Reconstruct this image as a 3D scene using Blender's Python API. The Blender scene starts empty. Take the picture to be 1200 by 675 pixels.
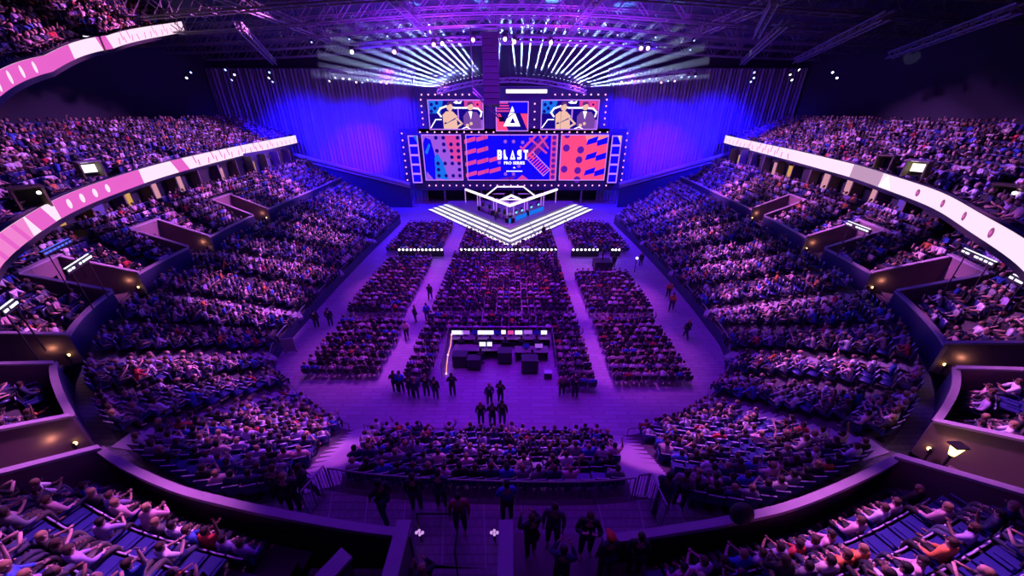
import bpy, bmesh, math, random
import numpy as np
from mathutils import Vector, Matrix

random.seed(7)
RNG = np.random.default_rng(11)
SC = bpy.context.scene
COL = SC.collection
PI = math.pi

# ------------------------------------------------------------------ materials
def _mat(name):
    m = bpy.data.materials.new(name)
    m.use_nodes = True
    nt = m.node_tree
    nt.nodes.clear()
    out = nt.nodes.new('ShaderNodeOutputMaterial')
    return m, nt, out

def pr(name, col, rough=.6, metal=0., noise=.15, scale=4., spec=.5):
    m, nt, out = _mat(name)
    b = nt.nodes.new('ShaderNodeBsdfPrincipled')
    b.inputs['Roughness'].default_value = rough
    b.inputs['Metallic'].default_value = metal
    b.inputs['Specular IOR Level'].default_value = spec
    if noise > 0:
        tc = nt.nodes.new('ShaderNodeTexCoord')
        n = nt.nodes.new('ShaderNodeTexNoise')
        n.inputs['Scale'].default_value = scale
        n.inputs['Detail'].default_value = 3
        mx = nt.nodes.new('ShaderNodeMix'); mx.data_type = 'RGBA'
        c0 = [max(0, c * (1 - noise)) for c in col]; c1 = [min(1, c * (1 + noise)) for c in col]
        mx.inputs['A'].default_value = (*c0, 1); mx.inputs['B'].default_value = (*c1, 1)
        nt.links.new(tc.outputs['Object'], n.inputs['Vector'])
        nt.links.new(n.outputs['Fac'], mx.inputs['Factor'])
        nt.links.new(mx.outputs['Result'], b.inputs['Base Color'])
    else:
        b.inputs['Base Color'].default_value = (*col, 1)
    nt.links.new(b.outputs[0], out.inputs[0])
    return m

def planks(m, sx, sy, dark=.55):
    nt = m.node_tree; b = next(n for n in nt.nodes if n.type == 'BSDF_PRINCIPLED'); src = b.inputs['Base Color'].links[0].from_socket
    tc = nt.nodes.new('ShaderNodeTexCoord'); mp = nt.nodes.new('ShaderNodeMapping'); mp.inputs['Scale'].default_value = (sx, sy, 1)
    br = nt.nodes.new('ShaderNodeTexBrick'); br.inputs['Color1'].default_value = (1, 1, 1, 1); br.inputs['Color2'].default_value = (.8, .8, .8, 1); br.inputs['Mortar'].default_value = (dark, dark, dark, 1)
    br.inputs['Scale'].default_value = 1; br.inputs['Mortar Size'].default_value = .03
    mx = nt.nodes.new('ShaderNodeMix'); mx.data_type = 'RGBA'; mx.blend_type = 'MULTIPLY'; mx.inputs['Factor'].default_value = 1
    nt.links.new(tc.outputs['Object'], mp.inputs['Vector']); nt.links.new(mp.outputs[0], br.inputs['Vector'])
    nt.links.new(src, mx.inputs['A']); nt.links.new(br.outputs['Color'], mx.inputs['B']); nt.links.new(mx.outputs['Result'], b.inputs['Base Color'])
    return m

def em(name, col, strength=1.):
    m, nt, out = _mat(name)
    e = nt.nodes.new('ShaderNodeEmission')
    e.inputs[0].default_value = (*col, 1); e.inputs[1].default_value = strength
    nt.links.new(e.outputs[0], out.inputs[0])
    return m

def objcol(name, rough=.7, attr=None):
    """colour taken from the object (or a per-vertex clothing colour)"""
    m, nt, out = _mat(name)
    b = nt.nodes.new('ShaderNodeBsdfPrincipled')
    b.inputs['Roughness'].default_value = rough
    if attr:
        a = nt.nodes.new('ShaderNodeAttribute'); a.attribute_name = attr
        nt.links.new(a.outputs['Color'], b.inputs['Base Color'])
    else:
        a = nt.nodes.new('ShaderNodeObjectInfo')
        nt.links.new(a.outputs['Color'], b.inputs['Base Color'])
    nt.links.new(b.outputs[0], out.inputs[0])
    return m

M = dict(
    concrete=pr('concrete', (.085, .075, .09), .8, scale=.7, noise=.3),
    step=pr('aisle_step_lit', (.42, .38, .42), .7, scale=2),  # light from above is put into this lighter tone
    deck=pr('walkway', (.20, .18, .21), .55, scale=1.2, noise=.2),
    navy=pr('navy_panel', (.028, .026, .09), .6),
    cap=pr('parapet_cap', (.34, .30, .34), .6, scale=2),
    black=pr('black', (.012, .011, .014), .6),
    darkroof=pr('roof_deck', (.045, .05, .08), .8, scale=.3, noise=.3),
    shell=pr('arena_wall', (.04, .038, .06), .9, scale=.3),
    truss=pr('truss_steel', (.22, .20, .24), .5, .3),
    alu=pr('aluminium', (.55, .53, .56), .35, .8),
    drape=pr('drape', (.30, .30, .34), .9, scale=.5),
    tunnel=pr('tunnel_wall', (.17, .11, .13), .7, scale=1.),
    olive=pr('olive_panel', (.16, .15, .08), .7),
    seatp=pr('seat_plastic', (.030, .032, .20), .38, scale=8, noise=.1),
    seathilite=pr('seat_rim_highlight', (.60, .55, .75), .4),  # rim highlight of the seat backs, painted as a pale colour
    soffit=pr('soffit', (.08, .075, .09), .8),
    wood=pr('desk_top', (.16, .13, .14), .5),
    case=pr('flight_case', (.03, .03, .035), .5),
    skinm=pr('skin_still', (.55, .36, .28), .6),
    floorfab=pr('stage_deck', (.18, .17, .24), .45),
    barr=pr('barrier_steel', (.35, .33, .37), .4, .7),
    body=objcol('cloth'), crowd=objcol('crowd_cloth', .7, 'tint'), eye=pr('eye', (.02, .02, .02), .3, noise=0),
    lip=pr('lip', (.35, .12, .12), .5, noise=0),
    white=em('led_white', (1., .93, 1.), 1.35), blue=em('led_blue', (.006, .002, .85), 1.),
    deep=em('led_deep', (.008, .002, .22), 1.), pink=em('led_pink', (1., .06, .22), 1.),
    rose=em('led_rose', (.78, .06, .42), .8), lilac=em('led_lilac', (.33, .09, .75), .9), sky=em('led_sky', (.01, .16, .85), .9),
    outline=em('led_outline', (.42, .16, .80), 1.2), violet=em('led_violet', (.10, .01, .42), .9),
    tan=em('led_tan', (.85, .50, .42), .9), suit=em('led_suit', (.18, .06, .36), .9), hairled=em('led_hair', (.10, .02, .16), 1.),
    bulb=em('bulb_warm', (1., .34, .70), 2.2), bulbw=em('bulb_white', (1., .9, 1.), 4.),
    lens=em('lens_white', (.85, .93, 1.), 5.), lensp=em('lens_pink', (1., .35, .75), 7.), lensb=em('lens_blue', (.25, .35, 1.), 4.),
    amber=em('lamp_amber', (1., .55, .18), 5.), amberlo=em('room_amber', (.8, .42, .12), .7),
    roompink=em('room_pink', (.8, .35, .45), .7), roomviolet=em('room_violet', (.16, .05, .62), .7), roomdark=pr('room_dark', (.03, .025, .035), .8),
    strip=em('strip_white', (.8, .85, 1.), 1.6), stripb=em('strip_blue', (.10, .14, .95), 1.1),
    rib=em('ribbon_white', (1., .70, .88), .98), ribp=em('ribbon_pink', (.78, .12, .58), .9), ribd=em('ribbon_plum', (.34, .07, .27), .8),
    monitor=em('monitor', (.75, .68, .95), 1.6), monitorw=em('monitor_warm', (1., .75, .7), 1.6), screenb=em('game_screen', (.15, .45, 1.), 1.6),
)

planks(M['deck'], 2.4, 1.0)
# ------------------------------------------------------------------ mesh builder
class MB:
    def __init__(s):
        s.v = []; s.f = []; s.m = []; s.mats = []
    def mi(s, mat):
        if mat not in s.mats: s.mats.append(mat)
        return s.mats.index(mat)
    def add(s, vs, fs, mat):
        o = len(s.v); k = s.mi(mat)
        s.v += [tuple(v) for v in vs]
        s.f += [tuple(i + o for i in f) for f in fs]
        s.m += [k] * len(fs)
        return s
    def box(s, c, d, mat, rz=0., R=None):
        x, y, z = d[0] / 2, d[1] / 2, d[2] / 2
        R = R or Matrix.Rotation(rz, 3, 'Z')
        c = Vector(c)
        vs = [c + R @ Vector((a * x, b * y, e * z)) for a, b, e in ((-1,-1,-1),(1,-1,-1),(1,1,-1),(-1,1,-1),(-1,-1,1),(1,-1,1),(1,1,1),(-1,1,1))]
        return s.add(vs, [(0,3,2,1),(4,5,6,7),(0,1,5,4),(1,2,6,5),(2,3,7,6),(3,0,4,7)], mat)
    def tube(s, a, b, r0, mat, r1=None, n=6, cap=True):
        a, b = Vector(a), Vector(b)
        r1 = r0 if r1 is None else r1
        d = (b - a)
        if d.length < 1e-6: return s
        q = d.to_track_quat('Z', 'X')
        vs = []
        for p, r in ((a, r0), (b, r1)):
            for i in range(n):
                t = 2 * PI * i / n
                vs.append(p + q @ Vector((r * math.cos(t), r * math.sin(t), 0)))
        fs = [(i, (i + 1) % n, n + (i + 1) % n, n + i) for i in range(n)]
        if cap: fs += [tuple(range(n))[::-1], tuple(range(n, 2 * n))]
        return s.add(vs, fs, mat)
    def ball(s, c, r, mat, nu=8, nv=6, R=None):
        c = Vector(c); r = (r, r, r) if not hasattr(r, '__len__') else r
        vs = [c + Vector((0, 0, -r[2]))]
        for j in range(1, nv):
            p = -PI / 2 + PI * j / nv
            for i in range(nu):
                t = 2 * PI * i / nu
                vs.append(c + Vector((r[0] * math.cos(p) * math.cos(t), r[1] * math.cos(p) * math.sin(t), r[2] * math.sin(p))))
        vs.append(c + Vector((0, 0, r[2])))
        if R is not None: vs = [c + R @ (v - c) for v in vs]
        fs = [(0, 1 + (i + 1) % nu, 1 + i) for i in range(nu)]
        for j in range(nv - 2):
            for i in range(nu):
                a = 1 + j * nu
                fs.append((a + i, a + (i + 1) % nu, a + nu + (i + 1) % nu, a + nu + i))
        t = len(vs) - 1; a = 1 + (nv - 2) * nu
        fs += [(a + i, a + (i + 1) % nu, t) for i in range(nu)]
        return s.add(vs, fs, mat)
    def poly_y(s, pts, y, mat, th=.03):
        """flat polygon (x,z points) facing -y with a thin edge"""
        n = len(pts)
        vs = [(x, y, z) for x, z in pts] + [(x, y + th, z) for x, z in pts]
        ar = sum(pts[i][0] * pts[(i + 1) % n][1] - pts[(i + 1) % n][0] * pts[i][1] for i in range(n))
        fr = tuple(range(n)) if ar > 0 else tuple(range(n))[::-1]
        return s.add(vs, [fr], mat)
    def build(s, name, parent=None, loc=None, smooth=False):
        me = bpy.data.meshes.new(name)
        me.from_pydata(s.v, [], s.f)
        for m in s.mats: me.materials.append(m)
        me.polygons.foreach_set('material_index', s.m)
        if smooth: me.polygons.foreach_set('use_smooth', [True] * len(s.f))
        me.update()
        return link(name, me, parent, loc)

def link(name, data, parent=None, loc=None):
    o = bpy.data.objects.new(name, data)
    COL.objects.link(o)
    if parent is not None: o.parent = parent
    if loc is not None: o.location = loc
    return o

def tag(o, label=None, cat=None, group=None, kind=None):
    if label: o['label'] = label
    if cat: o['category'] = cat
    if group: o['group'] = group
    if kind: o['kind'] = kind
    return o

def struct(o, label, cat):
    return tag(o, label, cat, kind='structure')

def empty(name, loc=(0, 0, 0), rz=0.):
    o = link(name, None, None, loc); o.rotation_euler = (0, 0, rz); o.empty_display_size = .2
    return o

def dup(root, loc, rot=None):
    def cp(o, par):
        c = o.copy(); COL.objects.link(c)
        c.parent = par
        for ch in KIDS.get(o.name, []): cp(ch, c)
        return c
    r = cp(root, None); r.location = loc
    if rot is not None: r.rotation_euler = rot
    return r
KIDS = {}
def note_kids(root):
    for o in list(bpy.data.objects):
        if o.parent is not None: KIDS.setdefault(o.parent.name, [])
    for o in bpy.data.objects:
        if o.parent is not None and o not in KIDS[o.parent.name] and (o.parent == root or o.parent.parent == root):
            KIDS[o.parent.name].append(o)

ORD = ['first','second','third','fourth','fifth','sixth','seventh','eighth','ninth','tenth','eleventh','twelfth','thirteenth','fourteenth','fifteenth','sixteenth','seventeenth','eighteenth','nineteenth']
TENS = {2:'twenty',3:'thirty',4:'forty',5:'fifty',6:'sixty',7:'seventy',8:'eighty',9:'ninety'}
def nth(i):
    i += 1
    if i <= 19: return ORD[i - 1]
    if i >= 100: return 'hundred-and-' + nth(i - 101) if i > 100 else 'hundredth'
    t, u = divmod(i, 10)
    return TENS[t].replace('ty', 'tieth') if u == 0 else TENS[t] + '-' + ORD[u - 1]

# ------------------------------------------------------------------ camera
CAM = Vector((1., 0., 16.)); PITCH = math.radians(26.2); FPX = 420.
cd = bpy.data.cameras.new('camera')
cam = link('camera', cd, None, CAM)
cam.rotation_euler = (PI / 2 - PITCH, 0, 0)
cd.sensor_width = 36.; cd.lens = FPX / 1200. * 36.
cd.clip_start = .05; cd.clip_end = 500
SC.camera = cam
def view(p):
    """where a seat falls in the view and how far off it is: tells which seats show largest"""
    d = np.asarray(p) - np.array(CAM)
    c, s = math.cos(PITCH), math.sin(PITCH)
    zc = d[..., 1] * c - d[..., 2] * s
    up = d[..., 1] * s + d[..., 2] * c
    z = np.where(np.abs(zc) < .01, .01, zc)
    return 600 + FPX * d[..., 0] / z, 337.5 - FPX * up / z, zc

# ------------------------------------------------------------------ the bowl's plan (metres)
F_PTS = [(0,-16.7,55.8),(1,-16.8,44.6),(2,-16.7,34.5),(3,-16.4,25.9),(4,-15.7,20.5),(4.5,-14.4,18.3),(5,-12.2,16.6),(5.5,-9.6,14.5),(6,-7.0,13.5),(7,-.4,13.15),(8,6.4,13.2),
         (8.5,9.9,14.1),(9,12.7,16.2),(9.5,14.6,18.0),(10,16.2,20.7),(11,17.1,25.6),(12,17.5,34.0),(13,17.5,43.6),(14,17.2,55.8)]
W_PTS = [(0,-27.0,60.8),(.5,-26.4,47.8),(1,-26.0,38.1),(2,-24.9,28.5),(3,-23.6,20.9),(3.5,-22.0,16.9),(4,-19.9,13.9),(4.25,-18.6,12.4),(4.5,-17.0,11.1),(4.75,-15.1,9.8),(5,-13.4,8.7),
         (5.2,-11.3,7.7),(5.4,-9.1,6.9),(5.7,-6.6,6.3),(6,-4.7,5.95),(6.5,-2.3,5.6),(7,.4,5.4),(7.5,3.2,5.4),(8,5.3,5.65),(8.3,6.9,5.9),(8.5,8.8,6.3),(8.75,12.6,7.6),(9,15.0,8.8),
         (9.3,17.3,10.2),(9.6,18.9,11.4),(10,20.7,13.3),(10.5,22.6,16.2),(11,24.4,20.1),(12,25.9,27.8),(13,27.3,37.7),(13.5,28.2,48.4),(14,29.2,62.0)]
RL_PTS = [(0,-37.4,69.0),(1,-34.2,52.8),(2,-31.4,40.9),(3,-29.1,32.7),(4,-26.7,26.5),(5,-24.1,21.0),(6,-21.4,16.8),(7,-17.4,11.9),(8,-12.8,8.2)]
RR_PTS = [(0,38.9,69.0),(1,35.4,55.),(2,32.8,43.6),(3,31.0,36.4),(4,29.6,31.1),(5,27.9,26.6),(6,25.5,21.0),(7,22.4,16.3),(8,18.7,11.3),(9,14.2,7.6)]
RU_PTS = [(0,-35.5,48.5),(1,-30.1,33.3),(2,-24.7,23.3),(3,-19.0,15.8),(4,-13.5,10.5)]

def spline(pts):
    p = np.array(pts, float)
    u = p[:, 0]; q = p[:, 1:]
    d = np.zeros_like(q)
    h = np.diff(u)[:, None]; sl = np.diff(q, axis=0) / h
    d[1:-1] = (sl[:-1] * h[1:] + sl[1:] * h[:-1]) / (h[1:] + h[:-1])
    d[0] = sl[0]; d[-1] = sl[-1]
    def f(t):
        t = np.asarray(t, float)
        i = np.clip(np.searchsorted(u, t, side='right') - 1, 0, len(u) - 2)
        hh = (u[i + 1] - u[i]); x = ((t - u[i]) / hh)[..., None]; hh = hh[..., None]
        return ((1 + 2 * x) * (1 - x) ** 2 * q[i] + x * (1 - x) ** 2 * hh * d[i] + x * x * (3 - 2 * x) * q[i + 1] + x * x * (x - 1) * hh * d[i + 1])
    return f
F, W = spline(F_PTS), spline(W_PTS)

def normals(P, left=False):
    t = np.gradient(P, axis=0); t /= np.linalg.norm(t, axis=1)[:, None]
    return np.stack([t[:, 1], -t[:, 0]], 1)
NU = 701
U = np.linspace(0, 14, NU)
FP, WP = F(U), W(U)
for _ in range(6):
    FP[1:-1] = (FP[:-2] + 2 * FP[1:-1] + FP[2:]) / 4; WP[1:-1] = (WP[:-2] + 2 * WP[1:-1] + WP[2:]) / 4
WN = normals(WP)
for _ in range(20): WN[1:-1] = (WN[:-2] + WN[1:-1] + WN[2:]) / 3
WN /= np.linalg.norm(WN, axis=1)[:, None]
FN = normals(FP)
for _ in range(20): FN[1:-1] = (FN[:-2] + FN[1:-1] + FN[2:]) / 3
ZW = 4.8                                     # the walkway behind the lower tier
# tunnels through the parapet: (station, width, direction name)
VOMS = [(1.0, 2.6), (2.02, 2.6), (3.05, 2.7), (4.08, 2.7), (5.0, 2.6), (8.93, 2.9), (9.92, 2.2), (11.06, 2.7), (12.04, 2.6), (13.02, 2.6)]
WARC = np.concatenate([[0], np.cumsum(np.linalg.norm(np.diff(WP, axis=0), axis=1))])
VARC = [np.interp(v, U, WARC) for v, _ in VOMS]
def in_vom(u, extra=0.):
    a = np.interp(u, U, WARC)
    r = np.zeros(np.shape(a), bool)
    for c, (v, w) in zip(VARC, VOMS): r |= np.abs(a - c) < w / 2 + extra
    return r
def fmax(u):
    k = np.clip((np.abs(u - 7) - .95) / .55, 0, 1)
    return .77 + (.93 - .77) * k * k * (3 - 2 * k)

def strip(mb, A, za, B, zb, mat, mask=None):
    """a ribbon of quads between two polylines"""
    n = len(A)
    za = np.broadcast_to(za, n); zb = np.broadcast_to(zb, n)
    vs = [(A[i][0], A[i][1], za[i]) for i in range(n)] + [(B[i][0], B[i][1], zb[i]) for i in range(n)]
    fs = [(i, i + 1, n + i + 1, n + i) for i in range(n - 1) if mask is None or mask[i]]
    mb.add(vs, fs, mat)

# ------------------------------------------------------------------ structure: floor and lower tier
mb = MB(); mb.box((0, 36, -.1), (66, 76, .2), planks(pr('arena_floor', (.34, .30, .36), .42, scale=.25, noise=.2), .35, .8, .75))
struct(mb.build('floor'), 'smooth event floor under the seating blocks, lit violet', 'floor')

NROW = 12
rows_low = []
fm = fmax(U)[:, None]
def low(i): return FP + (WP - FP) * fm * (i / NROW)
mb = MB()
for i in range(NROW):
    z = .95 + (ZW - .95) * i / (NROW - 1)
    A, B = low(i), low(i + 1)
    zp = 0 if i == 0 else .95 + (ZW - .95) * (i - 1) / (NROW - 1)
    strip(mb, A, zp, A, z, M['navy'] if i == 0 else M['concrete'])
    strip(mb, A, z, B, z, M['concrete'])
    rows_low.append((A, B, z))
strip(mb, low(NROW), ZW, WP, ZW, M['deck'])
for k in (0, -1):
    a, b = FP[k], WP[k]
    mb.add([(a[0], a[1], 0), (b[0], b[1], 0), (b[0], b[1], ZW), (a[0], a[1], .95)], [(0, 1, 2, 3)], M['navy'])
struct(mb.build('floor_lower_tier'), 'stepped concrete terrace of the lower seating bowl around the floor', 'seating terrace')

# stair aisles by the end block and tunnels, painted lighter as if lit
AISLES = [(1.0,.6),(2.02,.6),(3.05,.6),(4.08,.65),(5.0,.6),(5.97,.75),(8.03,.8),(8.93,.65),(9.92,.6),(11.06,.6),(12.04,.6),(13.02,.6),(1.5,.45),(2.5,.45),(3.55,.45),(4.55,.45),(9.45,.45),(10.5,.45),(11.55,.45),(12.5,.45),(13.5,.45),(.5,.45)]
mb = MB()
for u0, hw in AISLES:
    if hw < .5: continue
    for i in range(NROW):
        A, B, z = rows_low[i]
        j = int(round(u0 / 14 * (NU - 1)))
        t = A[j + 1] - A[j - 1]; t = t / np.linalg.norm(t)
        a, b = A[j], B[j]
        nx = b - a; L = np.linalg.norm(nx); nx = nx / L
        zn = z + (ZW - .95) / (NROW - 1) if i < NROW - 1 else z
        for k in range(2):
            p = a + nx * L * k / 2; q = a + nx * L * (k + 1) / 2
            zz = z + .012 + (zn - z) * k / 2
            c = (p + q) / 2
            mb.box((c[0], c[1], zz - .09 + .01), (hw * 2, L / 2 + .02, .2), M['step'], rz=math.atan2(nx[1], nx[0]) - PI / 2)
            mb.box((p[0] + nx[0] * .05, p[1] + nx[1] * .05, zz + .012), (hw * 2, .09, .006), M['black'], rz=math.atan2(nx[1], nx[0]) - PI / 2)  # dark strip painted for shade at the edge of each flat-lit step
struct(mb.build('floor_aisle_steps'), 'concrete stair aisles climbing the lower seating bowl, colour lightened as if lit from above', 'stairs')

# ------------------------------------------------------------------ parapet with tunnel gaps, mid tier
okw = ~in_vom((U[:-1] + U[1:]) / 2)
okw &= ~((U[:-1] > 6.62) & (U[:-1] < 7.52))
segs = []; cur = []
for i in range(NU - 1):
    if okw[i]: cur.append(i)
    elif cur: segs.append(cur); cur = []
if cur: segs.append(cur)
PTH = .15
for k, sg in enumerate(segs):
    idx = np.array(sg + [sg[-1] + 1])
    A = WP[idx]; B = A + WN[idx] * PTH; O = A - WN[idx] * .03; O2 = B + WN[idx] * .03
    mb = MB()
    strip(mb, A, ZW, A, 6.2, M['navy']); strip(mb, A, 6.2, O, 6.22, M['cap']); strip(mb, O, 6.22, O, 6.34, M['cap'])
    strip(mb, O, 6.34, O2, 6.34, M['cap']); strip(mb, O2, 6.34, O2, 6.2, M['cap']); strip(mb, B, 6.2, B, ZW, M['black'])
    for e in (0, -1):
        mb.add([(*A[e], ZW), (*B[e], ZW), (*B[e], 6.3), (*A[e], 6.3)], [(0, 1, 2, 3)], M['cap'])
    o = mb.build('wall_parapet_%d' % (k + 1))
    struct(o, 'curved navy parapet with a pale cap in front of the %s mid tier bay' % nth(k), 'parapet wall')

NM = 7; MD = 5.2
def mid(i): return WP + WN * (PTH + .45 + (MD - .8) * i / NM)
ZM0, ZM1 = 5.25, 8.2
rows_mid = []
midmask = []
for i in range(NM):
    z = ZM0 + (ZM1 - ZM0) * i / (NM - 1)
    rows_mid.append((mid(i), mid(i + 1), z))
mb = MB()
um = (U[:-1] + U[1:]) / 2
mmask = ~in_vom(um, .12) & ~((um > 6.02) & (um < 7.62))
strip(mb, WP + WN * PTH, ZM0 - .4, mid(0), ZM0 - .4, M['concrete'], mmask)
for i in range(NM):
    A, B, z = rows_mid[i]
    mk = mmask if i < 5 else ~((um > 6.02) & (um < 7.62))
    strip(mb, A, z - .45, A, z, M['concrete'], mk); strip(mb, A, z, B, z, M['concrete'], mk)
strip(mb, mid(NM), ZM1, WP + WN * (MD + 1.6), ZM1, M['concrete'], ~((um > 6.02) & (um < 7.62)))
struct(mb.build('floor_mid_tier'), 'stepped concrete terrace of the mid tier behind the parapet', 'seating terrace')

# tunnels
lampspots = []
for k, (u0, w) in enumerate(VOMS):
    j = int(round(u0 / 14 * (NU - 1)))
    p = WP[j]; n = WN[j]; t = np.array([-n[1], n[0]])
    ang = math.atan2(n[1], n[0]) - PI / 2
    L = 3.5
    mb = MB()
    c = p + n * L / 2
    for s in (-1, 1):                                         # side walls rising with the rake, pale caps
        q0 = p + t * s * (w / 2); q1 = q0 + n * L; th = t * s * .16
        z0, z1 = 6.34, 7.95
        vs = [(*q0, ZW), (*q1, ZW), (*q1, z1), (*q0, z0), (*(q0 + th), ZW), (*(q1 + th), ZW), (*(q1 + th), z1), (*(q0 + th), z0)]
        mb.add(vs, [(0, 1, 2, 3), (5, 4, 7, 6), (0, 3, 7, 4), (1, 5, 6, 2)], M['tunnel'])
        e = t * s * .05
        cv = [(*(q0 - e), z0), (*(q1 - e), z1), (*(q1 + th + e), z1), (*(q0 + th + e), z0)]
        mb.add(cv + [(x, y, z + .09) for x, y, z in cv], [(4, 5, 6, 7), (0, 4, 7, 3), (1, 2, 6, 5), (0, 1, 5, 4), (3, 7, 6, 2)], M['cap'])
    for i in range(3):                                        # steps up into the tunnel
        cc = p + n * (.9 + .5 * i)
        mb.box((*cc, ZW + .09 + .17 * i), (w - .1, .5, .18 + .0), M['tunnel'], ang)
    b = p + n * L
    mb.box((*(p + n * (L * .62)), ZW + .3), (w - .05, L * .75, .12), M['tunnel'], ang)
    # back wall with a dark doorway and a lintel
    mb.box((*(b - t * (w * .36)), 6.4), (w * .28, .16, 3.2), M['tunnel'], ang)
    mb.box((*(b + t * (w * .36)), 6.4), (w * .28, .16, 3.2), M['tunnel'], ang)
    mb.box((*b, 7.5), (w * .5, .18, 1.0), M['tunnel'], ang)
    mb.box((*(b + n * .1), 5.9), (w * .5, .06, 2.3), M['black'], ang)
    mb.box((*(b - n * .05), 8.02), (w + .5, .34, .1), M['cap'], ang)
    side = 'left' if u0 < 7 else 'right'
    order = k if u0 < 7 else 9 - k
    struct(mb.build('wall_tunnel_%d' % (k + 1)), 'stepped spectator tunnel cut through the %s mid tier, %s from the stage' % (side, nth(order)), 'tunnel')
    q = p + t * (w / 2 - .12) * (1 if u0 > 7 else -1) + n * .35
    lampspots.append((q, n, side, order))

for q, n, side, order in lampspots:
    e = empty('bulkhead_lamp', (q[0], q[1], 5.35), math.atan2(n[1], n[0]) - PI / 2)
    a = MB(); a.box((0, 0, 0), (.16, .1, .2), M['black']); a.tube((0, 0, -.1), (0, 0, -.55), .03, M['black']); a.build('housing', e)
    b = MB(); b.ball((0, -.06, .05), (.06, .06, .07), M['amber']); b.build('bulb', e)
    tag(e, 'small amber lamp at the mouth of the %s tunnel from the stage, %s stand' % (nth(order), side), 'lamp', 'tunnel lamps')

# suites wall behind the mid tier, with lit rooms
mb = MB()
smask = ~((um > 5.3) & (um < 8.7))
SW = WP + WN * (MD + 1.6)
strip(mb, SW, 0, SW, 11.2, M['shell'], smask)
struct(mb.build('wall_suites'), 'dark wall of hospitality suites behind the mid tier, under the balcony', 'wall')
k = 0
arcs = np.concatenate([[0], np.cumsum(np.linalg.norm(np.diff(SW, axis=0), axis=1))])
rooms = []
for s in np.arange(1.5, arcs[-1] - 1.5, 3.1):
    u = np.interp(s, arcs, U)
    if 4.6 < u < 9.4: continue
    p = np.array([np.interp(s, arcs, SW[:, 0]), np.interp(s, arcs, SW[:, 1])])
    j = int(round(u / 14 * (NU - 1))); n = WN[j]
    ang = math.atan2(n[1], n[0]) - PI / 2
    R = Matrix.Rotation(ang, 3, 'Z')
    mt, nm = random.choice([(M['amberlo'], 'amber lit'), (M['roomdark'], 'dark'), (M['roomdark'], 'dark'), (M['roomviolet'], 'violet lit'), (M['roompink'], 'pink lit'), (M['roomdark'], 'dark'), (M['roomdark'], 'dark')])
    k += 1
    o = empty('window_%d' % k, (p[0] - n[0] * .05, p[1] - n[1] * .05, 8.3), ang)
    a = MB()
    wd = random.choice([.7, 1.1, 1.5]) if mt is not M['roomdark'] else 1.9
    a.box((0, 0, 1.1), (wd, .05, 1.5), mt); a.build('pane', o)
    b = MB(); b.box((-1.5, -.5, 1.3), (.16, 1.0, 2.6), M['tunnel']); b.box((0, -.12, .25), (2.6, .1, .12), M['black']); b.box((0, -.1, 2.0), (2.6, .1, .3), M['black'])
    b.build('frame', o)
    tag(o, '%s suite window, %s along the %s suites from the stage' % (nm, nth(k - 1), 'left') if u < 7 else '%s suite window in the right hand suites, %s counted from the camera end' % (nm, nth(len(rooms))), 'window', kind='structure')
    if u > 7: rooms.append(o)

# small white message strips behind the mid tier seats
for (x0, y0, x1, y1, z, mt, lab) in [(-23.3, 17.4, -24.3, 19.6, 9.35, M['stripb'], 'thin blue lit strip above the left mid tier, under the pink end of the ribbon'),
        (-19.9, 15.4, -20.9, 17.4, 9.25, M['strip'], 'row of small white screens above the left tunnel stairs'),
        (-17.9, 11.5, -18.4, 12.3, 9.3, M['strip'], 'short white screen row at the edge of the left mid tier'),
        (23.4, 23.4, 23.2, 21.5, 9.3, M['strip'], 'white lit strip above the right mid tier, beside the second tunnel'),
        (25.0, 18.0, 24.3, 16.0, 9.35, M['strip'], 'long white lit strip under the right ribbon board'),
        (23.5, 14.7, 23.2, 14.0, 9.3, M['strip'], 'short white lit strip at the right edge under the ribbon board')]:
    a = Vector((x0, y0, z)); b = Vector((x1, y1, z)); d = b - a
    e = empty('message_strip', a, math.atan2(d.y, d.x))
    L = d.length
    m1 = MB(); m1.box((L / 2, .0, 0), (L + .1, .12, .28), M['black']); m1.build('housing', e)
    m2 = MB()
    for q in range(7):
        if q in (2,) and mt is M['strip']: continue
        for s in (-1, 1): m2.box((L * (q + .5) / 7, s * .075, .02), (L / 7 * random.uniform(.45, .85), .03, .09), mt)
    m2.box((L / 2, 0, .165), (L * .98, .05, .03), mt); m2.build('display', e)
    for q in (.15, .85): m3 = MB(); m3.tube((L * q, 0, -.1), (L * q, 0, -2.2), .03, M['black']); m3.build('stand', e)
    tag(e, lab, 'display', 'message strips')

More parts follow.
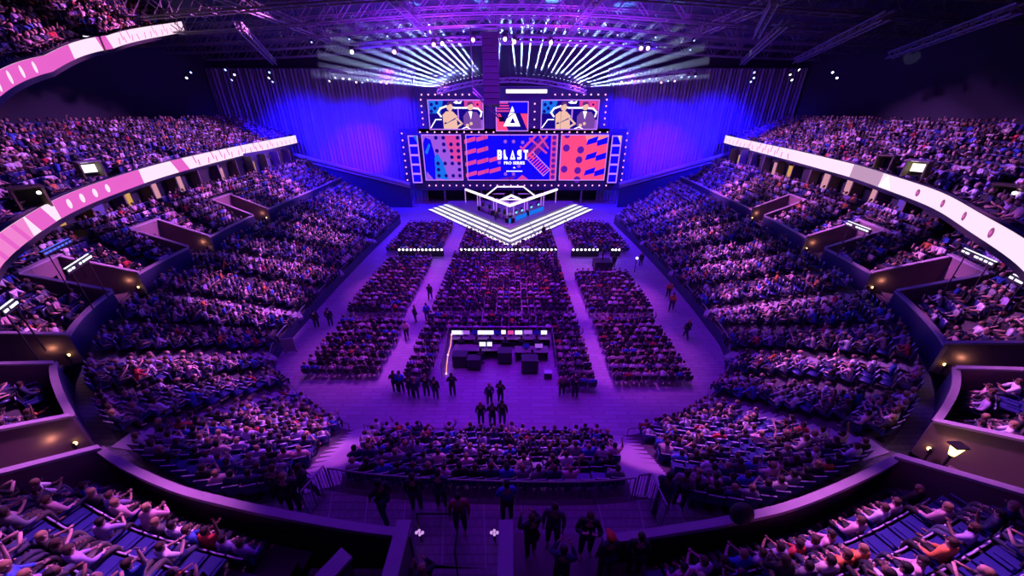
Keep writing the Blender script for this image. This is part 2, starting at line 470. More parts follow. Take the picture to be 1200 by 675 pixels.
# ------------------------------------------------------------------ upper tiers and ribbon boards
def dense(pts, n):
    sp = spline(pts); u = np.linspace(pts[0][0], pts[-1][0], n); P = sp(u)
    for _ in range(4): P[1:-1] = (P[:-2] + 2 * P[1:-1] + P[2:]) / 4
    return P
def nrm(P, sgn):
    t = np.gradient(P, axis=0); t /= np.linalg.norm(t, axis=1)[:, None]
    return np.stack([t[:, 1], -t[:, 0]], 1) * sgn
NT = 10; TD = 9.0
rows_up = []
def deck(name, pts, sgn, z0, h0, h1, rise, n=161, slope=None, depth=TD, nt=NT):
    P = dense(pts, n); N = nrm(P, sgn)
    for _ in range(10): N[1:-1] = (N[:-2] + N[1:-1] + N[2:]) / 3
    zb = np.full(n, z0, float) if slope is None else np.interp(np.linspace(0, 1, n), np.linspace(0, 1, len(slope)), slope)
    hh = np.linspace(h0, h1, n)
    mb = MB()
    strip(mb, P, zb - .25, P, zb - .02, M['black']); strip(mb, P + N * .12, zb - .02, P + N * .12, zb + hh + .05, M['soffit'])
    strip(mb, P, zb + hh + .02, P + N * .3, zb + hh + .02, M['soffit']); strip(mb, P + N * .3, zb + hh + .02, P + N * .3, zb + .3, M['soffit'])
    strip(mb, P, zb - .25, P + N * depth, zb - .1 + (0 if slope is None else 1.2), M['soffit'])
    rows = []
    for i in range(nt):
        A = P + N * (.35 + (depth - .35) * i / nt); B = P + N * (.35 + (depth - .35) * (i + 1) / nt)
        z = zb + .35 + rise * i / (nt - 1)
        zp = zb + .35 + rise * max(0, i - 1) / (nt - 1)
        strip(mb, A, zp, A, z, M['concrete']); strip(mb, A, z, B, z, M['concrete'])
        rows.append((A, B, z))
    E = P + N * depth
    strip(mb, E, zb + .3 + rise, E, zb + rise + 1.2, M['shell'])
    for e in (0, -1):
        mb.add([(*P[e], zb[e] - .25), (*E[e], zb[e] - .1), (*E[e], zb[e] + rise + 1.2), (*P[e], zb[e] + hh[e])], [(0, 1, 2, 3)], M['shell'])
    o = mb.build(name)
    return o, P, N, zb, hh, rows
def ribbon(lab, P, N, zb, hh, seg):
    """LED fascia: seg = list of (start, end, kind) along 0..1"""
    e = empty('ribbon_board', (P[len(P) // 2][0], P[len(P) // 2][1], zb[len(P) // 2]))
    off = Vector(e.location)
    arc = np.concatenate([[0], np.cumsum(np.linalg.norm(np.diff(P, axis=0), axis=1))]); T = arc / arc[-1]
    def at(t, k, d):
        x = np.interp(t, T, P[:, 0]) ; y = np.interp(t, T, P[:, 1])
        nx = np.interp(t, T, N[:, 0]); ny = np.interp(t, T, N[:, 1])
        z = np.interp(t, T, zb); h = np.interp(t, T, hh)
        return Vector((x - nx * d, y - ny * d, z + h * k)) - off
    def band(mb, t0, t1, k0, k1, d, mat, sl=0., n=None):
        n = n or max(2, int((t1 - t0) * 160))
        vs = []
        for i in range(n + 1):
            t = t0 + (t1 - t0) * i / n
            vs += [at(t, k0, d), at(t + sl, k1, d)]
        mb.add(vs, [(2 * i, 2 * i + 2, 2 * i + 3, 2 * i + 1) for i in range(n)], mat)
    def disc(mb, t, k, r, d, mat):
        c = at(t, k, d); tt = (at(t + .003, k, d) - at(t - .003, k, d)).normalized()
        mb.add([c + tt * r * math.cos(a) + Vector((0, 0, r * math.sin(a))) for a in np.linspace(0, 2 * PI, 15)[:-1]], [tuple(range(14))], mat)
    mb = MB(); band(mb, 0, 1, 0, 1, 0., M['rib'], n=160); band(mb, 0, 1, 1, 1.05, .0, M['black'], n=160); band(mb, 0, 1, -.06, 0, .0, M['black'], n=160)
    mb.build('led_panel', e)
    def one(fn, *ar): g = MB(); fn(g, *ar); g.build('led_graphic', e)
    for t0, t1, kind in seg:
        if kind == 'marks':
            for t in np.arange(t0, t1, .028):
                one(band, t, t + .003, .1, .6, .02, M['ribp'], random.choice([-.004, .004, 0]), 1)
                if random.random() < .4: one(band, t + .008, t + .011, .35, 1., .02, M['ribp'], .004, 1)
        elif kind == 'plum': one(band, t0, t1, 0, 1, .02, M['ribp'])
        elif kind == 'grey': one(band, t0, t1, 0, 1, .02, em('ribbon_grey', (.52, .30, .50), .9))
        elif kind == 'slash':
            one(band, t0, t1, 0, 1, .02, M['ribp'], .012)
        elif kind == 'dots':
            one(band, t0, t1, 0, 1, .02, M['ribp'])
            for t in np.linspace(t0, t1, 6)[1:-1]: one(disc, t, .5, .26, .04, M['rib'])
        elif kind == 'rings':
            for t in np.linspace(t0, t1, 6)[1:-1]: one(disc, t, .5, .22, .03, M['ribd']); one(disc, t, .5, .1, .05, M['ribp'])
        elif kind == 'tri':
            t = t0; a, b, c = at(t, .1, .04), at(t1, .1, .04), at((t + t1) / 2, .95, .04); one(lambda g: g.add([a, b, c], [(0, 1, 2)], M['white']))
        elif kind == 'pinkart':
            one(band, t0, t1, 0, 1, .02, em('ribbon_hotpink', (.85, .22, .62), .9))
            for t in np.arange(t0 + .005, t1, .022): one(band, t, t + .007, 0, 1, .03, M['ribp'], .012, 1)
    tag(e, lab, 'led board', 'ribbon boards')
    return e
dl, PL, NL, zl, hl, rl = deck('floor_balcony_left', RL_PTS, 1, 11.0, 1.25, .75, 2.9)
struct(dl, 'raked upper balcony left of the stage, above the suites', 'balcony')
dr, PR, NR, zr_, hr, rr = deck('floor_balcony_right', RR_PTS, -1, 11.0, 1.25, .75, 2.9)
struct(dr, 'raked upper balcony right of the stage, above the suites', 'balcony')
du, PU, NUv, zu, hu, ru = deck('floor_balcony_repeat', RU_PTS, 1, 16, .95, .58, 3.6, slope=[24.0, 20.4, 18.0, 16.5, 15.6], depth=7.5, nt=10)  # added deck, stands in for a stray repeat of the left balcony
struct(du, 'added sloping balcony repeating the left one, at the upper corner above the left stand', 'balcony')
rows_up = [('left balcony', rl, NL), ('right balcony', rr, NR), ('high balcony', ru, NUv)]
ribbon('curved white and pink ribbon board along the left balcony front', PL, NL, zl, hl, [(.02, .48, 'marks'), (.50, .53, 'slash'), (.62, .67, 'plum'), (.67, .79, 'dots'), (.80, .83, 'slash'), (.845, 1., 'pinkart')])
ribbon('curved white ribbon board along the right balcony front', PR, NR, zr_, hr, [(.02, .4, 'marks'), (.57, .64, 'grey'), (.64, .665, 'tri'), (.665, .9, 'rings')])
ribbon('short tilted ribbon board on the added high balcony at the upper corner', PU, NUv, zu, hu, [(.02, .35, 'marks'), (.36, .40, 'slash'), (.52, .62, 'plum'), (.62, .86, 'dots')])

# small lit entrances on the balconies
for (x, y, z, rz, lab, lit) in [(25.9, 23.0, 13.1, -1.1, 'bright yellow lit kiosk on the right balcony behind the ribbon board', 2), (24.9, 17.6, 12.6, -1.0, 'olive entrance box on the right balcony beside the yellow kiosk', 1),
        (20.9, 11.9, 12.6, -.8, 'olive entrance box with a lamp at the right balcony edge', 1), (28.4, 27.6, 12.9, -1.2, 'olive entrance box on the right balcony beyond the yellow kiosk', 0),
        (-21.9, 17.2, 12.6, 1.0, 'olive entrance box with a lamp on the left balcony', 1), (-18.4, 11.6, 12.4, .8, 'olive entrance box with a lamp at the left balcony edge', 1), (-25.4, 23.4, 13.0, 1.1, 'white lit kiosk on the left balcony behind the ribbon board', 2),
        (-29.9, 31.6, 20.7, 1.0, 'white lit kiosk on the added high balcony at the upper corner', 2), (-25.6, 22.6, 18.3, 1.0, 'olive entrance box with a lamp on the added high balcony', 1)]:
    e = empty('balcony_entrance', (x, y, z), rz)
    a = MB(); a.box((-.75, 0, 0), (.12, 1.5, 1.5), M['olive']); a.box((.75, 0, 0), (.12, 1.5, 1.5), M['olive']); a.box((0, 0, .78), (1.7, 1.6, .1), M['cap' if lit == 2 else 'olive']); a.box((0, .7, 0), (1.4, .1, 1.5), M['olive'])
    a.build('shell', e)
    b = MB(); b.box((0, .62, -.1), (1.0, .05, 1.1), M['black']); b.build('doorway', e)
    if lit:
        c = MB()
        if lit == 2:
            mt = em('kiosk_light', (1., .88, .72) if 'yellow' in lab else (.95, .85, 1.), 1.5)
            c.box((0, .58, .05), (1.25, .06, .75), mt); c.box((-.3, -.3, .70), (.5, .3, .05), mt)
            c.box((.35, .2, .70), (.3, .5, .05), mt)
        else: c.ball((.45, -.78, .35), .13, M['bulbw'], 6, 4)
        c.build('lamp', e)
    e.scale = (.62, .62, .62); e.location.z -= .25
    tag(e, lab, 'entrance')

# ------------------------------------------------------------------ shell: roof and walls
xs = np.linspace(-52, 52, 53)
def zroof(x): return 23.0 + 2.2 * math.exp(-((x - 1) / 28) ** 2)
mb = MB()
ys = np.linspace(-14, 74, 30)
vs = [(x, y, zroof(x) + 2.4) for y in ys for x in xs]
n = len(xs)
mb.add(vs, [(j * n + i, (j + 1) * n + i, (j + 1) * n + i + 1, j * n + i + 1) for j in range(len(ys) - 1) for i in range(n - 1)], M['darkroof'])
struct(mb.build('ceiling'), 'dark arched roof deck above the trusses', 'ceiling')
mb = MB(); mb.box((0, 74.1, 12), (106, .3, 30), M['shell']); struct(mb.build('wall_back'), 'dark wall behind the stage screens', 'wall')
mb = MB(); mb.box((-52, 30, 13), (.3, 90, 28), M['shell']); struct(mb.build('wall_left'), 'dark outer wall left of the stage', 'wall')
mb = MB(); mb.box((52, 30, 13), (.3, 90, 28), M['shell']); struct(mb.build('wall_right'), 'dark outer wall right of the stage', 'wall')

# pleated drapes added either side of the screens, washed blue to simulate haze
for x0, x1, lab in [(-51.5, -15.5, 'tall added drape washed blue to simulate haze, left of the screens'), (17.5, 51.5, 'tall added drape washed blue to simulate haze, right of the screens')]:
    mb = MB(); n = 320
    A = np.array([[x0 + (x1 - x0) * i / n, 71.5 + .22 * math.sin(i * 1.1) + .12 * math.sin(i * .37)] for i in range(n + 1)])
    e = empty('haze_drape', ((x0 + x1) / 2, 71.5, 0))
    A[:, 0] -= (x0 + x1) / 2; A[:, 1] -= 71.5
    strip(mb, A, .05, A, 22.6, M['drape']); mb.build('cloth', e)
    b = MB(); b.tube((x0 - (x0 + x1) / 2, 0, 22.6), (x1 - (x0 + x1) / 2, 0, 22.6), .1, M['truss']); b.build('rail', e)
    tag(e, lab, 'drape', 'haze drapes')
# sloping end walls beside the stage
for s, lab in ((-1, 'left'), (1, 'right')):
    mb = MB()
    a, b = (-38.6, 66.5, 9.6), (-17.5, 66.5, 4.2)
    if s > 0: a, b = (39.6, 66.5, 9.6), (20.5, 66.5, 4.2)
    mb.add([(a[0], a[1], 0), (b[0], b[1], 0), b, a], [(0, 1, 2, 3) if s < 0 else (3, 2, 1, 0)], M['navy'])
    mb.tube(a, b, .32, M['cap']); mb.tube((a[0], a[1], a[2] - .7), (b[0], b[1], b[2] - .5), .18, M['cap'])
    struct(mb.build('wall_stage_end_' + lab), 'low sloping wall with a pale cap closing the %s stand at the stage' % lab, 'wall')

# ------------------------------------------------------------------ landing and stair at the camera end
mb = MB()
mb.box((-1.8, 2.6, 4.7), (5.4, 5.6, .2), M['deck']); mb.box((2.7, 3.4, 4.95), (3.6, 5.0, .7), M['tunnel']); mb.box((2.7, 5.98, 4.98), (3.6, .25, .34), M['tunnel'])
for i in range(9): mb.box((-.4, 4.9 - i * .32, 4.72 - .1 - i * .0 + .1), (2.2, .06, .08), M['tunnel'])
struct(mb.build('floor_landing'), 'violet lit landing behind the parapet at the camera end', 'landing')
for k, (x, lab) in enumerate([(-1.75, 'left flank wall of the end landing, with a pale cap'), (.85, 'right flank wall of the end landing, with a pale cap')]):
    mb = MB(); mb.box((x, 3.2, 5.7), (.26, 4.7, 1.7), M['tunnel']); mb.box((x, 3.2, 6.6), (.36, 4.8, .1), M['cap'])
    struct(mb.build('wall_landing_' + ('left', 'right')[k]), lab, 'wall')
mb = MB()
mb.box((-3.9, 3.3, 5.4), (.28, 3.6, 2.2), M['tunnel'], -.55); mb.box((-3.9, 3.3, 6.55), (.4, 3.7, .1), M['cap'], -.55)
struct(mb.build('wall_stair_flank'), 'pale capped flank wall of the stair beside the near left seats', 'wall')
# walkway joints: thin pale seams
mb = MB()
for x in np.arange(-5.5, 6.1, 1.15):
    j = np.argmin(np.abs(WP[:, 0] - x) + 50 * (WP[:, 1] > 9)); a = WP[j]; b = low(NROW)[j]
    mb.box(((a[0] + b[0]) / 2, (a[1] + b[1]) / 2, ZW + .004), (.03, np.linalg.norm(a - b), .012), M['cap'], math.atan2(b[1] - a[1], b[0] - a[0]) - PI / 2)
struct(mb.build('trim_walkway_seams'), 'thin pale joints across the rear walkway', 'floor seams')

# rails --------------------------------------------------------------
def rail(name, lab, cat, P, z, h, post, bars=0, mat='barr', group=None, dense_to=None):
    e = empty(name, (*P[0], z)); o = Vector(e.location)
    pts = [Vector((*p, z)) - o for p in P]
    L = [0.]
    for a, b in zip(pts, pts[1:]): L.append(L[-1] + (b - a).length)
    def at(s):
        i = min(max(1, int(np.searchsorted(L, s))), len(L) - 1)
        return pts[i - 1].lerp(pts[i], (s - L[i - 1]) / max(1e-6, L[i] - L[i - 1]))
    m1 = MB()
    for a, b in zip(pts, pts[1:]): m1.tube(a + Vector((0, 0, h)), b + Vector((0, 0, h)), .028, M[mat], n=6)
    m1.build('handrail', e)
    po = None
    for s in np.linspace(0, L[-1], max(2, int(L[-1] / post) + 1)):
        if po is None: m2 = MB(); m2.tube((0, 0, 0), (0, 0, h), .025, M[mat], n=6); po = m2.build('post', e); q = po
        else: q = po.copy(); COL.objects.link(q); q.parent = e
        q.location = at(s)
    if bars:
        m3 = MB()
        for s in np.linspace(0, L[-1], int(L[-1] / bars) + 1): p = at(s); m3.tube(p + Vector((0, 0, .1)), p + Vector((0, 0, h)), .011, M[mat], n=4)
        for a, b in zip(pts, pts[1:]): m3.tube(a + Vector((0, 0, .1)), b + Vector((0, 0, .1)), .015, M[mat], n=4)
        m3.build('grille', e)
    return tag(e, lab, cat, group)
LN = low(NROW)
def rngidx(a, b, st=1): return range(int(a / 14 * (NU - 1)), int(b / 14 * (NU - 1)) + 1, st)
rail('guard_rail', 'long steel guard rail behind the end seating block, along the rear walkway', 'railing', [LN[j] + np.array([0, .1]) for j in rngidx(6.06, 7.86, 6)], ZW, 1.0, 1.2, .16)
rail('guard_rail', 'short barred rail at the head of the right bright stair aisle', 'railing', [LN[j] + np.array([0, .1]) for j in rngidx(7.88, 7.97, 2)] + [LN[int(7.97 / 14 * 700)] + np.array([.1, -.9])], ZW, 1.1, .3, .1)
rail('guard_rail', 'short barred rail at the head of the left bright stair aisle', 'railing', [LN[int(6.04 / 14 * 700)] + np.array([0, .1]), LN[int(6.02 / 14 * 700)] + np.array([-.15, -.8])], ZW, 1.1, .3, .1)
rail('guard_rail', 'black inverted rail frame standing on the end landing', 'railing', [(-1.65, 6.15), (-.45, 6.15), (-.45, 5.2)], ZW, 1.2, 1.1, 0, 'black')
for s, ra, lab in ((-1, (0, 5.9), 'pale rail along the front row left of the floor'), (1, (8.1, 14), 'pale rail along the front row right of the floor')):
    rail('front_rail', lab, 'railing', [FP[j] for j in rngidx(*ra, 5)], .95, .45, 2.0, 0, 'barr', 'front row rails')
rail('front_rail', 'pale rail along the front row of the end block', 'railing', [FP[j] - FN[j] * .15 for j in rngidx(6.05, 7.95, 5)], 0, 1.4, 1.8, .2, 'barr', 'front row rails')

# ------------------------------------------------------------------ screens
YS = 68.
def panel(name, lab, x0, x1, z0, z1, bg, art, edge='outline', y=YS):
    e = empty(name, ((x0 + x1) / 2, y, z0))
    cx, cz = (x0 + x1) / 2, z0
    a = MB(); a.box((0, .22, (z1 - z0) / 2), (x1 - x0 + .1, .4, z1 - z0 + .1), M['black']); a.build('housing', e)
    w, h = x1 - x0, z1 - z0
    g = MB()
    def P(pts, mat, lay=1): g.poly_y([(-w / 2 + w * u, h * v) for u, v in pts], -.004 * lay - .01, M[mat] if isinstance(mat, str) else mat)
    def D(u, v, r, mat, lay=2, n=14): g.poly_y([(-w / 2 + w * u + r * math.cos(t), h * v + r * math.sin(t)) for t in np.linspace(0, 2 * PI, n + 1)[:-1]], -.004 * lay - .01, M[mat])
    def Lr(pts, wd, mat, lay=3):
        for (a0, b0), (a1, b1) in zip(pts, pts[1:]):
            p, q = Vector((-w / 2 + w * a0, h * b0)), Vector((-w / 2 + w * a1, h * b1)); d = (q - p).normalized() * wd / 2; nn = Vector((-d.y, d.x))
            g.poly_y([tuple(p - d + nn), tuple(p - d - nn), tuple(q + d - nn), tuple(q + d + nn)], -.004 * lay - .01, M[mat])
    P([(0, 0), (1, 0), (1, 1), (0, 1)], bg, 0)
    art(P, D, Lr)
    if edge: Lr([(0, 0), (1, 0), (1, 1), (0, 1), (0, 0)], .16, edge, 9)
    g.build('screen_image', e)
    return e, g, w, h

def art_hosts(P, D, L):
    P([(0, .55), (.22, .55), (.28, 1), (0, 1)], 'sky'); P([(0, 0), (.3, 0), (.22, .55), (0, .55)], 'deep')
    for u, v in [(.05, .62), (.12, .72), (.06, .85), (.16, .9), (.2, .65)]: D(u, v, .28, 'deep', 2)
    P([(.66, .72), (1, .66), (1, 1), (.66, 1)], 'rose'); D(.9, .85, .4, 'pink'); D(.9, .85, .2, 'deep', 3)
    P([(.7, 0), (1, 0), (1, .35), (.75, .2)], 'lilac')
    L([(.34, .8), (.48, .74), (.76, .74), (.9, .72), (.97, .6), (.95, .45)], .26, 'white'); L([(.34, .8), (.22, .72), (.17, .58), (.22, .45)], .26, 'white')
    L([(.54, .74), (.54, .3)], .22, 'outline')
    L([(.02, .06), (.12, .34), (.22, .34)], .16, 'white'); P([(.46, .92), (.52, .98), (.56, .93), (.62, .98), (.6, .88), (.5, .88)], 'white')
    # two presenters, seen to the waist
    P([(.26, 0), (.52, 0), (.5, .5), (.44, .62), (.32, .62), (.25, .5)], 'tan', 4); P([(.27, .22), (.48, .42), (.5, .37), (.28, .17)], 'deep', 5)
    P([(.3, .3), (.5, .5), (.53, .45), (.32, .22)], 'tan', 6); D(.39, .76, .55, 'tan', 5); P([(.34, .8), (.36, .94), (.43, .95), (.46, .84), (.42, .88)], 'hairled', 6); P([(.37, .6), (.42, .6), (.42, .7), (.37, .7)], 'tan', 4)
    L([(.5, .4), (.6, .2), (.52, .1)], .3, 'tan', 5)
    P([(.64, 0), (.95, 0), (.95, .4), (.88, .6), (.7, .62), (.63, .45)], 'suit', 4); P([(.73, .62), (.8, .62), (.77, .35)], 'white', 5); D(.765, .77, .52, 'tan', 5)
    P([(.71, .8), (.72, .93), (.8, .95), (.83, .84), (.79, .87)], 'hairled', 6); L([(.66, .3), (.7, .1), (.84, .22)], .34, 'suit', 5); D(.7, .13, .3, 'tan', 6); D(.77, .2, .26, 'tan', 6)
    L([(.6, .02), (.68, .08), (.76, 0)], .14, 'white', 7)
def art_logo(P, D, L):
    P([(0, 0), (.38, 0), (.12, .6), (0, .6)], 'pink'); P([(1, 0), (1, .6), (.76, .6)], 'pink'); P([(.42, .62), (1, .62), (1, 1), (.42, 1)], 'blue')
    for k in range(4): P([(0, .66 + .09 * k), (.46 - .03 * k, .66 + .09 * k), (.46 - .03 * k, .71 + .09 * k), (0, .71 + .09 * k)], 'rose', 2)
    P([(.22, .16), (.76, .16), (.58, .64), (.43, .64)], 'white', 4); P([(.44, .67), (.57, .67), (.505, .86)], 'white', 4); P([(.43, .27), (.6, .27), (.52, .47)], 'deep', 5)
    L([(.30, .42), (.62, .66)], .12, 'deep', 6)
def art_left(P, D, L):
    P([(.45, .55), (1, .35), (1, 1), (.4, 1)], 'rose', 1); P([(.3, 1), (.55, 1), (.8, .35), (.55, .0), (.3, .0), (.2, .5)], 'lilac', 2)
    P([(0, 0), (.26, 0), (.30, .55), (.22, .9), (.08, .95), (0, .8)], 'blue', 3); P([(.28, .05), (.62, .0), (.5, .4), (.36, .62), (.28, .5)], 'sky', 4); P([(.04, .62), (.16, .82), (.2, .78), (.1, .58)], 'sky', 4)
    for i, u in enumerate((.36, .55, .74, .92)):
        for j in range(7):
            if (i * 3 + j * 5) % 7 in (1, 4) and i < 3: continue
            D(u, .1 + .14 * j, .34, 'deep', 6, 8)
    P([(.02, .02), (.2, .02), (.04, .2)], 'lilac', 5)
def art_mid(P, D, L):
    for r in range(4):
        y = .1 + .25 * r
        for c in range(3):
            x = -.02 + .135 * c; yy = y + .045 * c
            if c == 2 and r > 1: continue
            P([(x, yy - .04), (x + .125, yy + .03), (x + .125, yy + .12), (x, yy + .05)], 'rose', 2)
    for u, v in [(.43, .86), (.52, .86), (.62, .84), (.42, .6), (.43, .14), (.52, .14), (.36, .4), (.58, .32), (.67, .6)]: D(u, v, .3, 'lilac', 2)
    P([(.64, .6), (.8, .95), (.9, .82), (.74, .46)], 'violet', 2)
    L([(.60, .66), (.76, .98)], .4, 'rose'); L([(.66, .5), (.88, .96)], .4, 'rose'); L([(.70, .92), (.88, .62)], .34, 'rose'); L([(.60, .74), (.74, .50)], .34, 'rose'); L([(.8, 1), (.9, .72)], .3, 'rose')
    for k in range(9): L([(.665 + .022 * k, .50 - .045 * k), (.735 + .022 * k, .63 - .045 * k)], .17, 'pink', 4)
    L([(.66, .5), (.86, .1), (.93, .24), (.73, .64)], .16, 'outline', 5)
    P([(.93, 0), (1, 0), (1, 1), (.93, 1)], 'rose', 5)
    for j in range(8): D(.965, .07 + .125 * j, .36, 'violet', 6)
    P([(.55, 0), (.7, 0), (.62, .12)], 'rose', 3); P([(.3, 0), (.5, 0), (.56, .1), (.42, .06)], 'violet', 3)
def art_right(P, D, L):
    P([(.55, .86), (1, .86), (1, 1), (.5, 1)], em('led_salmon', (1., .22, .3), .95), 1)
    for u, v in [(.12, .99), (.12, .72), (.43, .68), (.41, .46), (.1, .25), (.4, .22), (.4, .01)]: D(u, v, .62 if v < .95 else .5, 'violet', 3)
    for y in (.78, .45, .1):
        for k in range(2): P([(.54 + .23 * k, y - .02 * k), (.76 + .23 * k, y + .06 - .02 * k), (.79 + .2 * k, y + .2 - .02 * k), (.57 + .2 * k, y + .12 - .02 * k)], 'blue', 3)
def art_ladder(flip):
    def f(P, D, L):
        for k in range(5): L([(.06, .02 + .196 * k), (.94, .02 + .196 * k), (.94, .2 + .196 * k), (.06, .2 + .196 * k), (.06, .02 + .196 * k)], .2, 'outline')
        P([(.55, .99), (.9, .99), (.9, .84)], 'sky' if not flip else 'tan', 4)
    return f
e, *_ = panel('led_screen', 'upper LED screen showing two presenters, left of the triangle emblem', -13.2, -3.9, 13.25, 17.75, 'deep', art_hosts); tag(e, cat='screen', group='stage screens')
e, *_ = panel('led_screen', '', 6.0, 15.7, 13.25, 17.75, 'deep', art_hosts); tag(e, 'upper LED screen showing two presenters, right of the triangle emblem', 'screen', 'stage screens')
e0 = [o for o in bpy.data.objects if o.name == 'led_screen'][0]; tag(e0, 'upper LED screen showing two presenters, left of the triangle emblem')
e, *_ = panel('led_screen', '', -1.7, 3.75, 13.0, 17.5, 'deep', art_logo); tag(e, 'square LED screen with a large white triangle emblem', 'screen', 'stage screens')
e, *_ = panel('led_screen', '', -14.8, -8.0, 4.7, 12.35, 'lilac', art_left); tag(e, 'lower LED screen with dark dots on lilac and blue', 'screen', 'stage screens')
eM, gm, wM, hM = panel('led_screen', '', -7.1, 9.0, 4.7, 12.35, 'blue', art_mid); tag(eM, 'wide middle LED screen with the word BLAST on blue', 'screen', 'stage screens')
e, *_ = panel('led_screen', '', 9.65, 17.9, 4.7, 12.35, 'pink', art_right); tag(e, 'lower LED screen with blue dots and zigzags on pink', 'screen', 'stage screens')
e, *_ = panel('led_screen', '', -17.3, -15.5, 4.1, 12.3, 'blue', art_ladder(0), None); tag(e, 'narrow ladder of five blue LED squares, left end of the stage wall', 'screen', 'stage screens')
e, *_ = panel('led_screen', '', 18.5, 20.3, 4.1, 12.3, 'blue', art_ladder(1), None); tag(e, 'narrow ladder of five blue LED squares, right end of the stage wall', 'screen', 'stage screens')
# the wording on the middle screen
GL = {'B': [[(0,0),(.62,0),(.8,.16),(.8,.38),(.66,.5),(.8,.62),(.8,.84),(.62,1),(0,1)]], 'L': [[(0,0),(.7,0),(.7,.24),(.28,.24),(.28,1),(0,1)]],
      'A': [[(0,0),(.28,0),(.5,.62),(.36,.72)],[(1,0),(.72,0),(.5,.62),(.36,.72),(.5,1)],[(.2,.0),(.8,.0),(.74,.18),(.26,.18)]],
      'S': [[(0,0),(.6,0),(.78,.16),(.78,.4),(.62,.58),(.3,.62),(.3,.76),(.74,.76),(.74,1),(.18,1),(0,.84),(0,.56),(.16,.42),(.5,.38),(.5,.24),(0,.24)]],
      'T': [[(.27,0),(.55,0),(.55,.76),(.82,.76),(.82,1),(0,1),(0,.76),(.27,.76)]]}
w = MB(); x = -2.55; HL = 1.6
def concave(mb, pts, y, mat):
    bm = bmesh.new(); vv = [bm.verts.new((a, y, b)) for a, b in pts]; f = bm.faces.new(vv); bmesh.ops.triangulate(bm, faces=[f])
    bm.verts.index_update(); mb.add([v.co for v in bm.verts], [tuple(v.index for v in f.verts) for f in bm.faces], mat); bm.free()
for ch in 'BLAST':
    for pts in GL[ch]: concave(w, [(x + .95 * a, 3.6 + HL * b) for a, b in pts], -.07, M['white'])
    x += 1.32 if ch == 'A' else 1.12
for a, b in [((-2.3, 4.55), .22), ((-2.3, 3.95), .2)]: w.poly_y([(a[0], a[1]), (a[0] + .26, a[1]), (a[0] + .26, a[1] + b), (a[0], a[1] + b)], -.075, M['blue'])
w.poly_y([(-1., 1.5), (1.9, 1.5), (1.9, 1.66), (-1., 1.66)], -.07, M['white']); w.poly_y([(.2, 2.1), (.7, 2.1), (.45, 2.35)], -.07, M['white'])
w.build('lettering', eM)
fc = bpy.data.curves.new('pro_series', 'FONT'); fc.body = 'PRO SERIES'; fc.size = .66; fc.offset = .022; fc.align_x = 'CENTER'; fc.space_character = 1.15
tmp = link('tmp', fc); bpy.context.view_layer.update()
me = bpy.data.meshes.new_from_object(tmp.evaluated_get(bpy.context.evaluated_depsgraph_get())); bpy.data.objects.remove(tmp)
me.materials.clear(); me.materials.append(M['white'])
lo = link('lettering', me, eM, (.45, -.07, 2.78)); lo.rotation_euler = (PI / 2, 0, 0)

e = empty('header_screen', (3.4, YS - .5, 18.7)); a = MB(); a.box((0, .2, .32), (7.0, .3, .75), M['black']); a.build('housing', e); b = MB(); b.poly_y([(-3.4, .04), (3.4, .04), (3.4, .6), (-3.4, .6)], .03, M['white']); b.build('screen_image', e)
tag(e, 'blank bright white header strip above the triangle screen', 'screen')

# frame carrying the screens, edged with bulbs
e = empty('screen_frame', (1.2, YS + .6, 0))
m = MB()
m.box((0, .3, 8.0), (40.2, .3, 10.6), M['navy']); m.box((.1, .3, 16.2), (33.6, .3, 7.0), M['navy'])
for x in (-19.6, -13, -6, 0, 6, 13, 19.6): m.tube((x, .6, 0), (x, .6, 13 if abs(x) > 15 else 19.6), .18, M['truss'])
for z, hw in ((3.0, 20), (13.0, 20), (19.7, 16.8)): m.tube((-hw, .6, z), (hw, .6, z), .15, M['truss'])
m.build('backing', e)
bb = MB(); bb.ball((0, 0, 0), .13, M['bulb'], 6, 4); bo = bb.build('bulb', e); bo.location = (0, 0, 0); first = True
pos = []
pos += [(x, 18.55) for x in np.linspace(-14.1, -5, 9)] + [(x, 18.55) for x in np.linspace(8.2, 16.6, 8)]
pos += [(-14.3, z) for z in np.linspace(14, 17.8, 5)] + [(16.9, z) for z in np.linspace(14, 17.8, 5)]
pos += [(x, 12.8) for x in np.linspace(-15, -2.2, 11)] + [(x, 12.8) for x in np.linspace(4.4, 17.6, 11)]
pos += [(x, 3.75) for x in np.linspace(-14.3, 18.4, 27)]
pos += [(-18.2, z) for z in np.linspace(3.6, 12.6, 9)] + [(21.1, z) for z in np.linspace(3.6, 12.6, 9)] + [(4.85, z) for z in np.linspace(13.6, 17.2, 4)]
for x, z in pos[:99]:
    o = bo if first else bo.copy()
    if not first: COL.objects.link(o); o.parent = e
    o.location = (x - 1.2, -.75, z); first = False
tag(e, 'tall navy frame behind the stage screens edged with small pink bulbs', 'stage frame')

